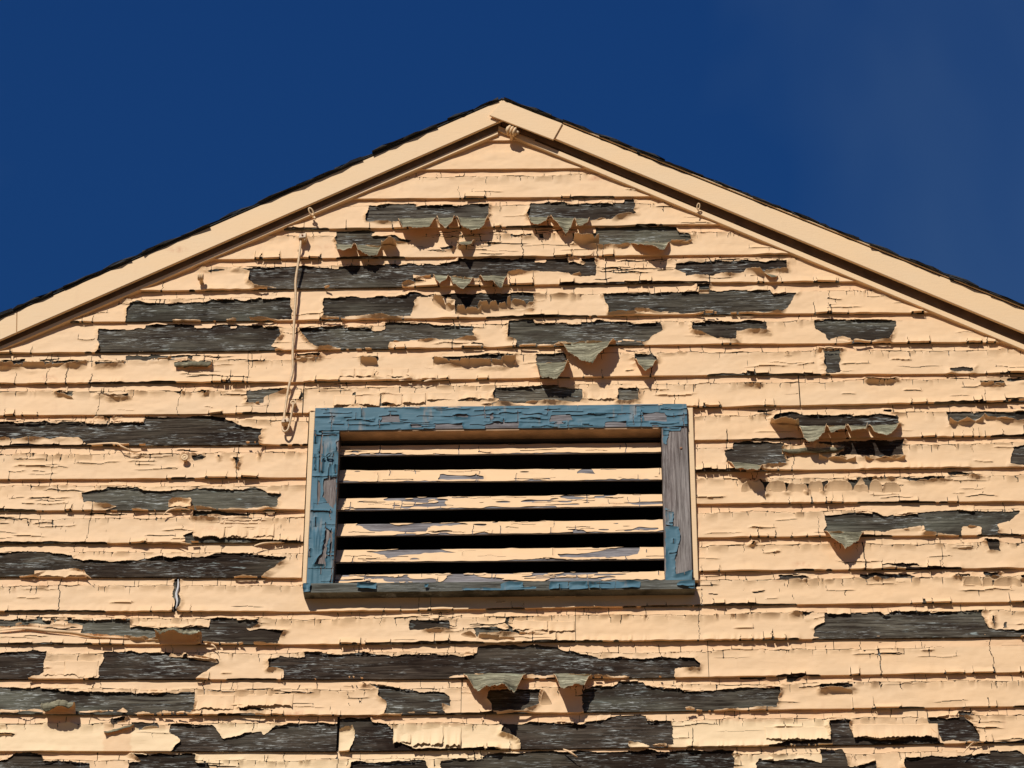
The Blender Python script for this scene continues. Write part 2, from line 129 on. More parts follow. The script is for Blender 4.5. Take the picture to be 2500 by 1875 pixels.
FLAPS=[
(2,-337,-199,-213,-197,0.6,46,160,'round'),
(2,-213,-197,-147,-198,0.56,55,158,'tri'),
(2,-147,-196,-40,-201,0.63,30,152,'round'),
(2,86,-196,156,-202,0.46,18,140,'round'),
(2,154,-199,240,-207,0.66,45,158,'tri'),
(2,239,-207,288,-208,0.53,31,158,'round'),
(3,-539,-294,-474,-298,0.71,28,150,'round'),
(3,-476,-298,-388,-302,0.61,31,158,'round'),
(3,-390,-299,-340,-303,0.56,16,110,'round'),
(3,234,-305,318,-311,0.61,-48,74,'flat'),
(3,419,-303,547,-300,0.67,38,158,'tri'),
(3,547,-301,618,-299,0.56,-15,85,'flat'),
(3,-143,-292,-84,-286,0.31,24,150,'tri'),
(4,-219,-415,-166,-422,0.47,23,148,'tri'),
(4,-169,-422,-86,-428,0.55,39,155,'tri'),
(4,-73,-423,19,-424,0.68,45,155,'tri'),
(5,-220,-521,-146,-563,0.57,-53,62,'teeth'),
(5,-143,-564,-62,-564,0.62,-44,66,'teeth'),
(5,-77,-558,32,-551,0.54,-58,64,'teeth'),
(5,30,-536,104,-546,0.36,-49,60,'teeth'),
(4,781,-414,855,-442,0.69,-37,72,'tri'),
(4,845,-427,891,-436,0.48,6,150,'tri'),
(7,-215,-746,-99,-759,0.52,-39,68,'flat'),
(7,-101,-757,-30,-760,0.49,-44,66,'flat'),
(7,-32,-757,9,-758,0.49,-45,62,'flat'),
(7,7,-755,48,-753,0.51,-40,66,'flat'),
(7,-446,-746,-390,-750,0.52,-38,68,'flat'),
(7,110,-749,216,-749,0.52,37,150,'round'),
(7,423,-740,494,-743,0.42,32,152,'tri'),
(6,181,-675,366,-678,0.63,65,158,'tri'),
(7,-1602,-748,-1523,-746,0.52,-33,62,'flat'),
(7,-1525,-746,-1426,-742,0.49,-29,60,'flat'),
(7,-1429,-738,-1320,-735,0.48,-21,60,'flat'),
(7,-1290,-734,-1197,-728,0.46,-14,62,'flat'),
(8,-1410,-844,-1349,-861,0.38,-21,60,'round'),
(8,-1278,-843,-1172,-859,0.56,-15,60,'round'),
(7,-1037,-741,-916,-741,0.48,-22,150,'roll'),
(9,840,-977,930,-989,0.53,15,100,'round'),
(9,927,-988,1015,-991,0.48,41,152,'round'),
(9,1014,-989,1076,-992,0.45,31,152,'round'),
(9,1076,-990,1140,-993,0.47,39,152,'round'),
(9,1141,-993,1248,-985,0.31,35,152,'tri'),
(9,1396,-992,1505,-985,0.51,-34,82,'vee'),
(9,1506,-968,1652,-987,0.42,-26,80,'vee'),
(8,1504,-848,1582,-851,0.53,-25,62,'flat'),
(10,702,-1110,813,-1128,0.79,34,150,'tri'),
(10,873,-1076,1066,-1068,0.49,-19,165,'roll'),
(10,984,-1104,1100,-1118,0.51,-24,84,'vee'),
(10,1128,-1110,1253,-1108,0.47,-20,84,'vee'),
(12,986,-1358,1110,-1361,0.47,44,155,'tri'),
(15,-1116,-1696,-1023,-1704,0.48,-14,75,'flat'),
(15,-1035,-1701,-894,-1705,0.47,-37,100,'roll'),
(15,-64,-1705,-1,-1709,0.49,-27,60,'flat'),
(15,-4,-1707,47,-1711,0.47,-19,60,'flat'),
(15,-118,-1694,-67,-1705,0.57,-34,50,'tri'),
(16,-936,-1747,-844,-1767,0.48,-14,60,'round'),
(16,-109,-1822,81,-1823,0.58,67,155,'tri'),
(16,160,-1825,275,-1826,0.27,64,155,'tri'),
(17,-1355,-1930,-1257,-1931,0.44,-39,125,'roll'),
(18,-1167,-1998,-1080,-1973,0.48,-12,120,'roll'),
(17,940,-1886,1045,-1892,0.47,-30,58,'round'),
(17,119,-1927,155,-1923,0.33,-60,40,'tri'),
(11,742,-1223,813,-1224,0.52,-43,34,'puff'),
(11,818,-1224,880,-1225,0.53,-43,34,'puff'),
(11,882,-1225,947,-1225,0.54,-43,34,'puff'),
(11,948,-1225,993,-1226,0.56,-43,34,'puff'),
(11,995,-1226,1083,-1227,0.52,-43,34,'puff'),
(11,1085,-1227,1132,-1228,0.55,-43,34,'puff'),
(11,1135,-1228,1175,-1228,0.57,-43,34,'puff'),
(11,1177,-1228,1230,-1229,0.55,-43,34,'puff'),
(14,1397,-1550,1452,-1551,0.56,-37,34,'puff'),
(14,1455,-1551,1485,-1551,0.6,-38,34,'puff'),
(14,1488,-1551,1572,-1552,0.54,-37,34,'puff'),
(8,-455,-845,-379,-846,0.51,50,40,'flare'),
(8,-376,-846,-311,-847,0.51,46,38,'flare'),
(8,-309,-847,-236,-848,0.51,41,30,'flare'),
(8,-233,-845,-133,-847,0.5,28,26,'flare'),
(8,-131,-841,-24,-842,0.5,34,36,'flare'),
(8,-526,-853,-458,-854,0.51,43,36,'flare'),
(18,-312,-1980,-260,-1981,0.52,55,28,'flare'),
(18,-258,-1978,-165,-1979,0.51,68,32,'flare'),
(18,-162,-1979,-112,-1979,0.52,70,30,'flare'),
(12,-942,-1287,-845,-1288,0.54,67,30,'flare'),
(12,-843,-1283,-775,-1284,0.54,64,24,'flare'),
(12,-773,-1289,-693,-1290,0.54,64,26,'flare'),
(17,-780,-1872,-612,-1874,0.51,47,40,'flare'),
(17,-906,-1874,-788,-1875,0.53,49,26,'flare'),
(18,1035,-1985,1288,-1987,0.49,51,46,'flare'),
(18,780,-1990,972,-1992,0.49,46,36,'flare'),
(16,-1363,-1761,-1303,-1762,0.57,48,22,'flare'),
(16,-1302,-1759,-1202,-1760,0.54,53,24,'flare'),
(7,-510,-757,-463,-757,0.53,33,26,'flare'),
(7,-460,-757,-400,-758,0.52,32,32,'flare'),
(7,-397,-758,-343,-759,0.52,34,28,'flare'),
(7,-341,-759,-293,-760,0.52,32,28,'flare'),
(15,38,-1640,143,-1641,0.5,32,30,'flare'),
(15,146,-1644,225,-1644,0.49,37,30,'flare'),
(15,-1116,-1626,-1021,-1627,0.53,26,30,'flare'),
(15,-1016,-1629,-874,-1630,0.51,23,36,'flare'),
(9,-1230,-922,-1120,-923,0.51,21,30,'flare'),
(11,-1024,-1219,-954,-1220,0.51,26,26,'flare'),
(8,257,-838,368,-839,0.5,42,26,'flare'),
(13,-1420,-1459,-1269,-1461,0.52,19,20,'flare'),
]
VENTP={
'top':[[(-370,-944),(-318,-943),(-312,-968),(-375,-970)],[(-202,-976),(-118,-974),(-118,-995),(-202,-996)],[(-20,-972),(61,-973),(55,-996),(-49,-998),(-46,-981)],[(156,-949),(220,-946),(226,-968),(153,-974)],[(442,-944),(514,-943),(519,-975),(450,-973)],[(-139,-944),(-104,-942),(-101,-954),(-138,-955)],[(329,-976),(393,-973),(392,-995),(323,-996)],[(-283,-978),(-248,-977),(-242,-989),(-277,-990)],[(-34,-948),(-23,-938),(-20,-958),(-31,-968)]],
'left':[[(-545,-1165),(-505,-1159),(-505,-1243),(-513,-1268),(-528,-1249),(-546,-1229)],[(-531,-1332),(-510,-1357),(-526,-1395),(-529,-1461),(-560,-1461),(-539,-1414),(-535,-1370)],[(-507,-1439),(-511,-1514),(-508,-1514),(-503,-1446)],[(-513,-1035),(-501,-1028),(-501,-1074),(-510,-1068)]],
'right':[[(504,-998),(527,-998),(521,-1031),(514,-1059),(506,-1054)],[(504,-996),(562,-995),(559,-1008),(504,-1012)],[(506,-1280),(531,-1296),(527,-1341),(507,-1337)],[(504,-1343),(546,-1344),(548,-1385),(535,-1438),(530,-1444),(531,-1507),(581,-1492),(580,-1529),(502,-1525)]],
'sill':[[(-592,-1532),(-569,-1532),(-570,-1564),(-590,-1569)],[(-430,-1537),(-371,-1537),(-370,-1559),(-429,-1555)],[(3,-1543),(31,-1538),(70,-1539),(73,-1557),(6,-1564)],[(151,-1540),(206,-1538),(208,-1562),(151,-1564)],[(210,-1540),(265,-1540),(266,-1564),(210,-1565)],[(269,-1541),(332,-1540),(426,-1540),(423,-1561),(269,-1563)],[(543,-1541),(593,-1537),(592,-1563),(581,-1569),(531,-1553)],[(-111,-1558),(109,-1558),(109,-1565),(-111,-1565)],[(-226,-1545),(-214,-1545),(-215,-1557),(-224,-1557)]],
'slat':[[(-190,-1136),(-115,-1140),(-52,-1144),(-52,-1155),(-192,-1156)],[(238,-1130),(258,-1116),(281,-1117),(295,-1137),(238,-1136)],[(-449,-1311),(-432,-1301),(-347,-1302),(-312,-1312),(-267,-1303),(-119,-1305),(-96,-1313),(-221,-1316),(-227,-1335),(-318,-1331),(-403,-1330),(-426,-1314)],[(-404,-1403),(-311,-1395),(-197,-1393),(-135,-1406),(-220,-1408),(-310,-1417),(-344,-1426),(-356,-1413)],[(173,-1416),(255,-1414),(334,-1399),(430,-1390),(418,-1418),(362,-1427),(182,-1428)],[(-202,-1478),(-83,-1474),(-117,-1483)],[(164,-1486),(209,-1479),(299,-1477),(299,-1484),(175,-1491)],[(-152,-1205),(-86,-1204),(-91,-1212),(-149,-1211)]],
}
CURLS=[(9,[(-1293,3,-1022),(-1205,6,-1021),(-1180,18,-1040),(-1144,14,-1056),(-1120,8,-1051)]),
(11,[(-1038,10,-1278),(-1019,12,-1261),(-989,8,-1254),(-954,4,-1258)]),
(12,[(-1087,4,-1368),(-997,8,-1369),(-967,16,-1378),(-942,18,-1383)]),
(12,[(-751,14,-1388),(-719,10,-1378),(-660,4,-1373)]),
(15,[(-898,3,-1709),(-864,10,-1716),(-849,12,-1729),(-842,10,-1748)]),
(18,[(187,4,-2059),(206,14,-2072),(220,18,-2084),(230,16,-2090)]),
(18,[(1350,16,-2087),(1368,16,-2069),(1384,10,-2054),(1408,4,-2048)]),
(15,[(-1512,6,-1660),(-1435,7,-1654),(-1360,6,-1663),(-1286,7,-1672),(-1217,6,-1686),(-1114,4,-1691)]),
(13,[(-1292,5,-1477),(-1267,8,-1477),(-1253,14,-1486),(-1241,16,-1495)]),
(3,[(238,4,-345),(284,6,-345),(296,8,-339),(298,8,-321)]),
(8,[(-321,6,-806),(-287,8,-804),(-252,6,-807)]),
(8,[(-242,12,-814),(-213,8,-805),(-164,3,-802)])]

# ------------------------------------------------------------------ helpers
def tag(o, label=None, cat=None, group=None, kind=None):
    if label: o['label'] = label
    if cat: o['category'] = cat
    if group: o['group'] = group
    if kind: o['kind'] = kind
    return o

def empty(name, loc=(0, 0, 0), parent=None):
    o = bpy.data.objects.new(name, None)
    o.empty_display_size = 0.2
    o.location = loc
    col.objects.link(o)
    if parent: o.parent = parent
    return o

def link(name, me, mats, parent=None):
    for m in (mats if isinstance(mats, (list, tuple)) else [mats]):
        me.materials.append(m)
    o = bpy.data.objects.new(name, me)
    col.objects.link(o)
    if parent: o.parent = parent
    return o

class MB:
    """collects shapes for one mesh"""
    def __init__(s): s.v = []; s.f = []; s.m = []; s.sm = []
    def add(s, v, f, m=0, smooth=False):
        b = len(s.v); s.v += [tuple(p) for p in v]
        s.f += [tuple(i + b for i in q) for q in f]; s.m += [m] * len(f); s.sm += [smooth] * len(f)
    def box(s, x0, x1, y0, y1, z0, z1, m=0):
        v = [(x, y, z) for z in (z0, z1) for y in (y0, y1) for x in (x0, x1)]
        s.add(v, [(0, 2, 3, 1), (4, 5, 7, 6), (0, 1, 5, 4), (2, 6, 7, 3), (0, 4, 6, 2), (1, 3, 7, 5)], m)
    def prism(s, pts, y0, y1, m=0, chamfer=0.0):
        """outline in (x,z), counter-clockwise seen from -y, from y0 (front) to y1"""
        n = len(pts)
        if chamfer > 0:
            c = np.array(pts, float); cen = c.mean(0)
            ins = []
            for i in range(n):
                a, b, d = c[i - 1], c[i], c[(i + 1) % n]
                e1 = (b - a) / np.linalg.norm(b - a); e2 = (d - b) / np.linalg.norm(d - b)
                n1 = np.array([-e1[1], e1[0]]); n2 = np.array([-e2[1], e2[0]])
                k = n1 + n2; k = k / max(0.3, (k @ n1))
                ins.append(b + k * chamfer)
            v = [(p[0], y0, p[1]) for p in ins] + [(p[0], y0 + chamfer, p[1]) for p in pts] + [(p[0], y1, p[1]) for p in pts]
            f = [tuple(range(n))] + [(i, n + i, n + (i + 1) % n, (i + 1) % n) for i in range(n)] + [(n + i, 2 * n + i, 2 * n + (i + 1) % n, n + (i + 1) % n) for i in range(n)] + [tuple(reversed(range(2 * n, 3 * n)))]
        else:
            v = [(p[0], y0, p[1]) for p in pts] + [(p[0], y1, p[1]) for p in pts]
            f = [tuple(range(n)), tuple(reversed(range(n, 2 * n)))] + [(i, n + i, n + (i + 1) % n, (i + 1) % n) for i in range(n)]
        s.add(v, f, m)
    def tube(s, pts, r, n=10, m=0, closed=False):
        pts = [Vector(p) for p in pts]; k = len(pts); vv = []; ff = []
        prev = None
        for i, p in enumerate(pts):
            if closed: t = pts[(i + 1) % k] - pts[i - 1]
            else: t = pts[min(i + 1, k - 1)] - pts[max(i - 1, 0)]
            t.normalize()
            if prev is None:
                a = Vector((0, 1, 0)) if abs(t.y) < .9 else Vector((1, 0, 0))
                prev = t.cross(a).normalized()
            nrm = (prev - t * prev.dot(t)).normalized(); prev = nrm
            bi = t.cross(nrm); rr = r[i] if isinstance(r, (list, tuple)) else r
            for j in range(n):
                a = 2 * math.pi * j / n
                vv.append(p + (nrm * math.cos(a) + bi * math.sin(a)) * rr)
        for i in range(k if closed else k - 1):
            for j in range(n):
                a = i * n + j; b = i * n + (j + 1) % n; c = ((i + 1) % k) * n
                ff.append((a, b, c + (j + 1) % n, c + j))
        if not closed: ff += [tuple(reversed(range(n))), tuple(range((k - 1) * n, k * n))]
        s.add(vv, ff, m, True)
    def build(s, name, mats, parent=None):
        me = bpy.data.meshes.new(name)
        me.from_pydata(s.v, [], s.f)
        me.polygons.foreach_set('material_index', s.m)
        me.polygons.foreach_set('use_smooth', s.sm)
        me.update()
        return link(name, me, mats, parent)

def smooth_path(pts, n=8):
    P = [Vector(p) for p in pts]; out = []
    for i in range(len(P) - 1):
        a, b, c, d = P[max(i - 1, 0)], P[i], P[i + 1], P[min(i + 2, len(P) - 1)]
        for k in range(n):
            t = k / n
            out.append(.5 * ((2 * b) + (c - a) * t + (2 * a - 5 * b + 4 * c - d) * t * t + (3 * b - a - 3 * c + d) * t ** 3))
    return out + [P[-1]]

_rs = np.random.RandomState(11)
_L1 = _rs.rand(4096)
_L2 = _rs.rand(256, 256)
def n1(x, seed=0):
    """smooth 1-D noise, 0..1"""
    x = np.asarray(x, float) + seed * 37.13 + 500
    i = np.floor(x).astype(int); f = x - i; f = f * f * (3 - 2 * f)
    return _L1[i % 4096] * (1 - f) + _L1[(i + 1) % 4096] * f
def n2(x, y, seed=0):
    x = np.asarray(x, float) + seed * 17.7 + 900; y = np.asarray(y, float) + seed * 9.31 + 900
    i = np.floor(x).astype(int); j = np.floor(y).astype(int); f = x - i; g = y - j
    f = f * f * (3 - 2 * f); g = g * g * (3 - 2 * g)
    a = _L2[i % 256, j % 256]; b = _L2[(i + 1) % 256, j % 256]; c = _L2[i % 256, (j + 1) % 256]; d = _L2[(i + 1) % 256, (j + 1) % 256]
    return (a * (1 - f) + b * f) * (1 - g) + (c * (1 - f) + d * f) * g

def poly_sd(px, pz, poly):
    """signed distance to a polygon, positive outside"""
    P = np.array(poly, float) / 1000.0 if not isinstance(poly, np.ndarray) else poly
    d = np.full(px.shape, 1e9); ins = np.zeros(px.shape, bool)
    n = len(P)
    for i in range(n):
        ax, az = P[i]; bx, bz = P[(i + 1) % n]
        ex, ez = bx - ax, bz - az
        t = np.clip(((px - ax) * ex + (pz - az) * ez) / max(ex * ex + ez * ez, 1e-12), 0, 1)
        d = np.minimum(d, (px - ax - t * ex) ** 2 + (pz - az - t * ez) ** 2)
        if az != bz:
            c = ((az > pz) != (bz > pz)) & (px < ex * (pz - az) / (bz - az) + ax)
            ins ^= c
    d = np.sqrt(d)
    return np.where(ins, -d, d)

_CASES = []
for _c in range(16):
    ins_ = [(_c >> k) & 1 for k in range(4)]
    poly_ = []
    for k in range(4):
        if ins_[k]: poly_.append(('c', k))
        if ins_[k] != ins_[(k + 1) % 4]: poly_.append(('e', k))
    _CASES.append(poly_)

def sheet(name, parent, mat, F, P, rim=0.0011, back=(0, 1, 0), wrap=None, attrs=None):
    """the film of paint: the part of a grid surface P where F > 0, cut smoothly, with a real edge"""
    nu, nw = F.shape
    F = np.where(np.abs(F) < 1e-6, 1e-6, F)
    A = attrs or {}
    I = F > 0
    gid = -np.ones((nu, nw), int); gid[I] = np.arange(I.sum())
    V = [P[I]]; AT = {k: [a[I]] for k, a in A.items()}; nv = int(I.sum())
    hx = I[:-1] != I[1:]; hid = -np.ones((nu - 1, nw), int); hid[hx] = nv + np.arange(hx.sum())
    t = (F[:-1] / (F[:-1] - F[1:] + 1e-20))[hx]
    V.append(P[:-1][hx] * (1 - t)[:, None] + P[1:][hx] * t[:, None])
    for k, a in A.items(): AT[k].append(a[:-1][hx] * (1 - t) + a[1:][hx] * t)
    nv += int(hx.sum())
    vx = I[:, :-1] != I[:, 1:]; vid = -np.ones((nu, nw - 1), int); vid[vx] = nv + np.arange(vx.sum())
    t = (F[:, :-1] / (F[:, :-1] - F[:, 1:] + 1e-20))[vx]
    V.append(P[:, :-1][vx] * (1 - t)[:, None] + P[:, 1:][vx] * t[:, None])
    for k, a in A.items(): AT[k].append(a[:, :-1][vx] * (1 - t) + a[:, 1:][vx] * t)
    nv += int(vx.sum())
    if nv < 4: return None
    V = np.concatenate(V); AT = {k: np.concatenate(a) for k, a in AT.items()}
    code = I[:-1, :-1] * 1 + I[1:, :-1] * 2 + I[1:, 1:] * 4 + I[:-1, 1:] * 8
    faces = []; segs = []
    for c in range(1, 16):
        ii, jj = np.nonzero(code == c)
        if len(ii) == 0: continue
        corner = [lambda: gid[ii, jj], lambda: gid[ii + 1, jj], lambda: gid[ii + 1, jj + 1], lambda: gid[ii, jj + 1]]
        edge = [lambda: hid[ii, jj], lambda: vid[ii + 1, jj], lambda: hid[ii, jj + 1], lambda: vid[ii, jj]]
        cols = [(corner if k == 'c' else edge)[q]() for k, q in _CASES[c]]
        faces.append(np.stack(cols, 1))
        n = len(cols)
        for q in range(n):
            if _CASES[c][q][0] == 'e' and _CASES[c][(q + 1) % n][0] == 'e':
                segs.append(np.stack([cols[q], cols[(q + 1) % n]], 1))
    # rims
    bk = np.array(back, float)
    RV = []; RF = []; base = nv
    def strip(s, off):
        nonlocal base
        if len(s) == 0: return
        a, inv = np.unique(s.ravel(), return_inverse=True); inv = inv.reshape(s.shape); m = len(a)
        RV.append(V[a]); RV.append(V[a] + off)
        for k in AT: AT[k] = np.concatenate([AT[k], AT[k][a], AT[k][a]])
        RF.append(np.stack([base + inv[:, 0], base + inv[:, 1], base + m + inv[:, 1], base + m + inv[:, 0]], 1))
        base += 2 * m
    if segs: strip(np.concatenate(segs), bk * rim)
    if wrap is not None:
        e = I[:-1, 0] & I[1:, 0]
        s = np.stack([gid[1:, 0][e], gid[:-1, 0][e]], 1)
        strip(s, bk * wrap)
    nf_top = sum(len(f) for f in faces)
    faces += RF
    V = np.concatenate([V] + RV)
    sizes = np.concatenate([np.full(len(f), f.shape[1]) for f in faces])
    loops = np.concatenate([f.ravel() for f in faces])
    me = bpy.data.meshes.new(name)
    me.vertices.add(len(V)); me.vertices.foreach_set('co', V.ravel().astype(np.float32))
    me.loops.add(len(loops)); me.loops.foreach_set('vertex_index', loops.astype(np.int32))
    me.polygons.add(len(sizes))
    me.polygons.foreach_set('loop_start', np.concatenate([[0], np.cumsum(sizes)[:-1]]).astype(np.int32))
    sm = np.zeros(len(sizes), bool); sm[:nf_top] = True
    me.polygons.foreach_set('use_smooth', sm)
    me.update(calc_edges=True)
    for k, a in AT.items():
        at = me.attributes.new(k, 'FLOAT', 'POINT'); at.data.foreach_set('value', a.astype(np.float32))
    o = link(name, me, mat, parent)
    o['kind'] = 'stuff'
    return o

# ------------------------------------------------------------------ materials
def newmat(name):
    m = bpy.data.materials.new(name); m.use_nodes = True
    n = m.node_tree; n.nodes.clear()
    out = n.nodes.new('ShaderNodeOutputMaterial'); b = n.nodes.new('ShaderNodeBsdfPrincipled')
    n.links.new(b.outputs[0], out.inputs[0])
    return m, n, b
def N(n, t, **kw):
    x = n.nodes.new(t)
    for k, v in kw.items():
        if k in x.inputs: x.inputs[k].default_value = v
        else: setattr(x, k, v)
    return x
def noise(n, vec, scale, detail=5, rough=.55, dist=0.0):
    x = N(n, 'ShaderNodeTexNoise', Scale=scale, Detail=detail, Roughness=rough, Distortion=dist)
    n.links.new(vec, x.inputs['Vector']); return x.outputs['Fac']
def mapping(n, scale, loc=(0, 0, 0), src=None):
    m = N(n, 'ShaderNodeMapping', Scale=scale, Location=loc)
    if src is None:
        t = N(n, 'ShaderNodeTexCoord'); src = t.outputs['Object']
    n.links.new(src, m.inputs['Vector']); return m.outputs['Vector']
def rng(n, v, a, b, c=0.0, d=1.0):
    m = N(n, 'ShaderNodeMapRange'); m.inputs[1].default_value = a; m.inputs[2].default_value = b; m.inputs[3].default_value = c; m.inputs[4].default_value = d
    n.links.new(v, m.inputs[0]); return m.outputs[0]
def mix(n, fac, a, b, mode='MIX'):
    m = N(n, 'ShaderNodeMix', data_type='RGBA', blend_type=mode)
    for k, v in (('Factor', fac), ('A', a), ('B', b)):
        i = m.inputs[k] if k == 'Factor' else [q for q in m.inputs if q.name == k and q.type == 'RGBA'][0]
        if isinstance(v, (int, float)): i.default_value = v
        elif isinstance(v, tuple): i.default_value = v + ((1,) if len(v) == 3 else ())
        else: n.links.new(v, i)
    return [q for q in m.outputs if q.type == 'RGBA'][0]
def math_(n, op, a, b=None):
    m = N(n, 'ShaderNodeMath', operation=op)
    for i, v in enumerate((a, b)):
        if v is None: continue
        if isinstance(v, (int, float)): m.inputs[i].default_value = v
        else: n.links.new(v, m.inputs[i])
    return m.outputs[0]
def bump(n, b, h, strength, dist):
    x = N(n, 'ShaderNodeBump', Strength=strength, Distance=dist)
    n.links.new(h, x.inputs['Height']); n.links.new(x.outputs[0], b.inputs['Normal'])

def shifted(n, amount=(3.1, 0, 1.7)):
    """object coordinates moved by a random amount per object, so no two boards share their grain"""
    t = N(n, 'ShaderNodeTexCoord'); oi = N(n, 'ShaderNodeObjectInfo')
    c = N(n, 'ShaderNodeCombineXYZ')
    for i, a in enumerate(amount):
        n.links.new(math_(n, 'MULTIPLY', oi.outputs['Random'], a * 10), c.inputs[i])
    v = N(n, 'ShaderNodeVectorMath', operation='ADD')
    n.links.new(t.outputs['Object'], v.inputs[0]); n.links.new(c.outputs[0], v.inputs[1])
    return v.outputs[0], oi.outputs['Random']

PEACH = (0.820, 0.525, 0.274)
def paint_mat(name, basec, cream=(0.845, 0.600, 0.335), fresh=(0.81, 0.48, 0.245), dirt=(0.50, 0.30, 0.15), attr=True, dirty=1.1):
    m, n, b = newmat(name)
    t = N(n, 'ShaderNodeTexCoord').outputs['Object']
    c = mix(n, rng(n, noise(n, mapping(n, (1.6, 1.6, 4), src=t), 2.0, 4), .35, .65), basec, tuple(x * y for x, y in zip(basec, (.96, 1.0, 1.06))))
    c = mix(n, rng(n, noise(n, mapping(n, (3, 3, 7), src=t), 3.0, 6, .7), .36, .66, 0, .22 * dirty), c, tuple(x * y for x, y in zip(basec, (.84, .82, .80))))
    if attr:
        a = N(n, 'ShaderNodeAttribute', attribute_name='cream'); c = mix(n, a.outputs['Fac'], c, cream)
        a = N(n, 'ShaderNodeAttribute', attribute_name='fresh'); c = mix(n, math_(n, 'MULTIPLY', a.outputs['Fac'], .6), c, fresh)
    # weathered film: faint streaks and specks of dirt
    s1 = rng(n, noise(n, mapping(n, (4, 4, 60), src=t), 3.0, 6, .6), .60, .80, 0, dirty * .45)
    c = mix(n, s1, c, dirt)
    s2 = rng(n, noise(n, mapping(n, (26, 26, 6), src=t), 1.0, 4, .6), .60, .78, 0, dirty * .30)
    c = mix(n, s2, c, (.62, .36, .19))
    s3 = rng(n, noise(n, t, 420, 2), .70, .78, 0, dirty * .5)
    c = mix(n, s3, c, (.30, .20, .12))
    # rust spots round the odd nail head
    vo = N(n, 'ShaderNodeTexVoronoi', Scale=1.0, Randomness=1.0)
    n.links.new(mapping(n, (2.6, .1, 7.0), src=t), vo.inputs['Vector'])
    rust = math_(n, 'MULTIPLY', rng(n, vo.outputs['Distance'], .03, .12, .55, 0), rng(n, noise(n, t, 60, 3), .4, .7))
    c = mix(n, rust, c, (.48, .16, .06))
    n.links.new(c, b.inputs['Base Color'])
    b.inputs['Roughness'].default_value = .62
    b.inputs['Specular IOR Level'].default_value = .35
    h = math_(n, 'ADD', noise(n, mapping(n, (10, 10, 120), src=t), 3.0, 5), math_(n, 'MULTIPLY', noise(n, t, 160, 4), .6))
    bump(n, b, h, .35, .0012)
    return m

def wood_mat(name, dark, mid, light, streak=.5, grain_axis='x', blotch=1.0):
    m, n, b = newmat(name)
    v, rnd = shifted(n)
    def mp_(x, z): return mapping(n, (x, 1, z) if grain_axis == 'x' else (z, 1, x), src=v)
    oc = N(n, 'ShaderNodeObjectInfo').outputs['Color']
    g1 = noise(n, mp_(1, 20), 6.5, 8, .70, .5)            # broad grain
    g2 = noise(n, mp_(1, 12), 26.0, 5, .66, .5)           # short flecks
    g3 = noise(n, mp_(1.1, 3.2), 1.9, 5, .6, .5)          # weathering of whole stretches
    g4 = noise(n, mapping(n, (.9, 1, 2.5) if grain_axis == 'x' else (2.5, 1, .9), loc=(7, 3, 5), src=v), 2.3, 4, .55, .3)
    c = mix(n, rng(n, g1, .40, .60), tuple(x * .8 for x in dark), tuple(x * 1.12 for x in mid))
    c = mix(n, math_(n, 'MULTIPLY', rng(n, g4, .50, .64), blotch * .75), c, mix(n, rng(n, g1, .36, .64), tuple(x * y for x, y in zip(mid, (.70, .78, .76))), tuple(x * y for x, y in zip(mid, (1.45, 1.62, 1.66)))))
    c = mix(n, math_(n, 'MULTIPLY', rng(n, g3, .44, .60), blotch * .9), c, mix(n, rng(n, g1, .34, .66), tuple(x * y for x, y in zip(dark, (.50, .44, .44))), tuple(x * y for x, y in zip(dark, (1.1, .98, .98)))))
    c = mix(n, 1.0, c, oc, 'MULTIPLY')
    # pale remains of primer caught in the grain
    reg = rng(n, noise(n, mp_(2, 8), 2.4, 6, .72, .4), .47, .61)
    c = mix(n, math_(n, 'MULTIPLY', math_(n, 'MULTIPLY', rng(n, g2, .535, .61), reg), streak), c, light)
    big = math_(n, 'MULTIPLY', rng(n, noise(n, mp_(1, 9), 11.0, 6, .66, .5), .60, .68), rng(n, noise(n, mp_(1, 4), 1.7, 4, .6), .50, .62))
    c = mix(n, math_(n, 'MULTIPLY', big, streak * .75), c, tuple(x * y for x, y in zip(light, (.86, .98, 1.0))))
    # fine dark checks along the grain
    ck = rng(n, noise(n, mp_(2.2, 85), 5.0, 4, .6), .30, .42, .85, 0)
    c = mix(n, ck, c, tuple(x * .3 for x in dark))
    # knots and old nail holes
    vo = N(n, 'ShaderNodeTexVoronoi', Scale=1.0, Randomness=1.0)
    n.links.new(mp_(1.3, 5.5), vo.inputs['Vector'])
    c = mix(n, rng(n, vo.outputs['Distance'], .03, .06, .85, 0), c, tuple(x * .35 for x in dark))
    n.links.new(c, b.inputs['Base Color'])
    b.inputs['Roughness'].default_value = .85
    b.inputs['Specular IOR Level'].default_value = .06
    bump(n, b, math_(n, 'ADD', g1, math_(n, 'MULTIPLY', g2, .6)), .8, .003)
    return m

def plain(name, c, rough=.7, var=.15, scale=30, bumpd=.001, metal=0.0):
    m, n, b = newmat(name)
    t = N(n, 'ShaderNodeTexCoord').outputs['Object']
    f = noise(n, t, scale, 5, .6)
    n.links.new(mix(n, rng(n, f, .3, .7), tuple(x * (1 - var) for x in c), tuple(min(1, x * (1 + var)) for x in c)), b.inputs['Base Color'])
    b.inputs['Roughness'].default_value = rough; b.inputs['Metallic'].default_value = metal
    bump(n, b, f, .4, bumpd)
    return m

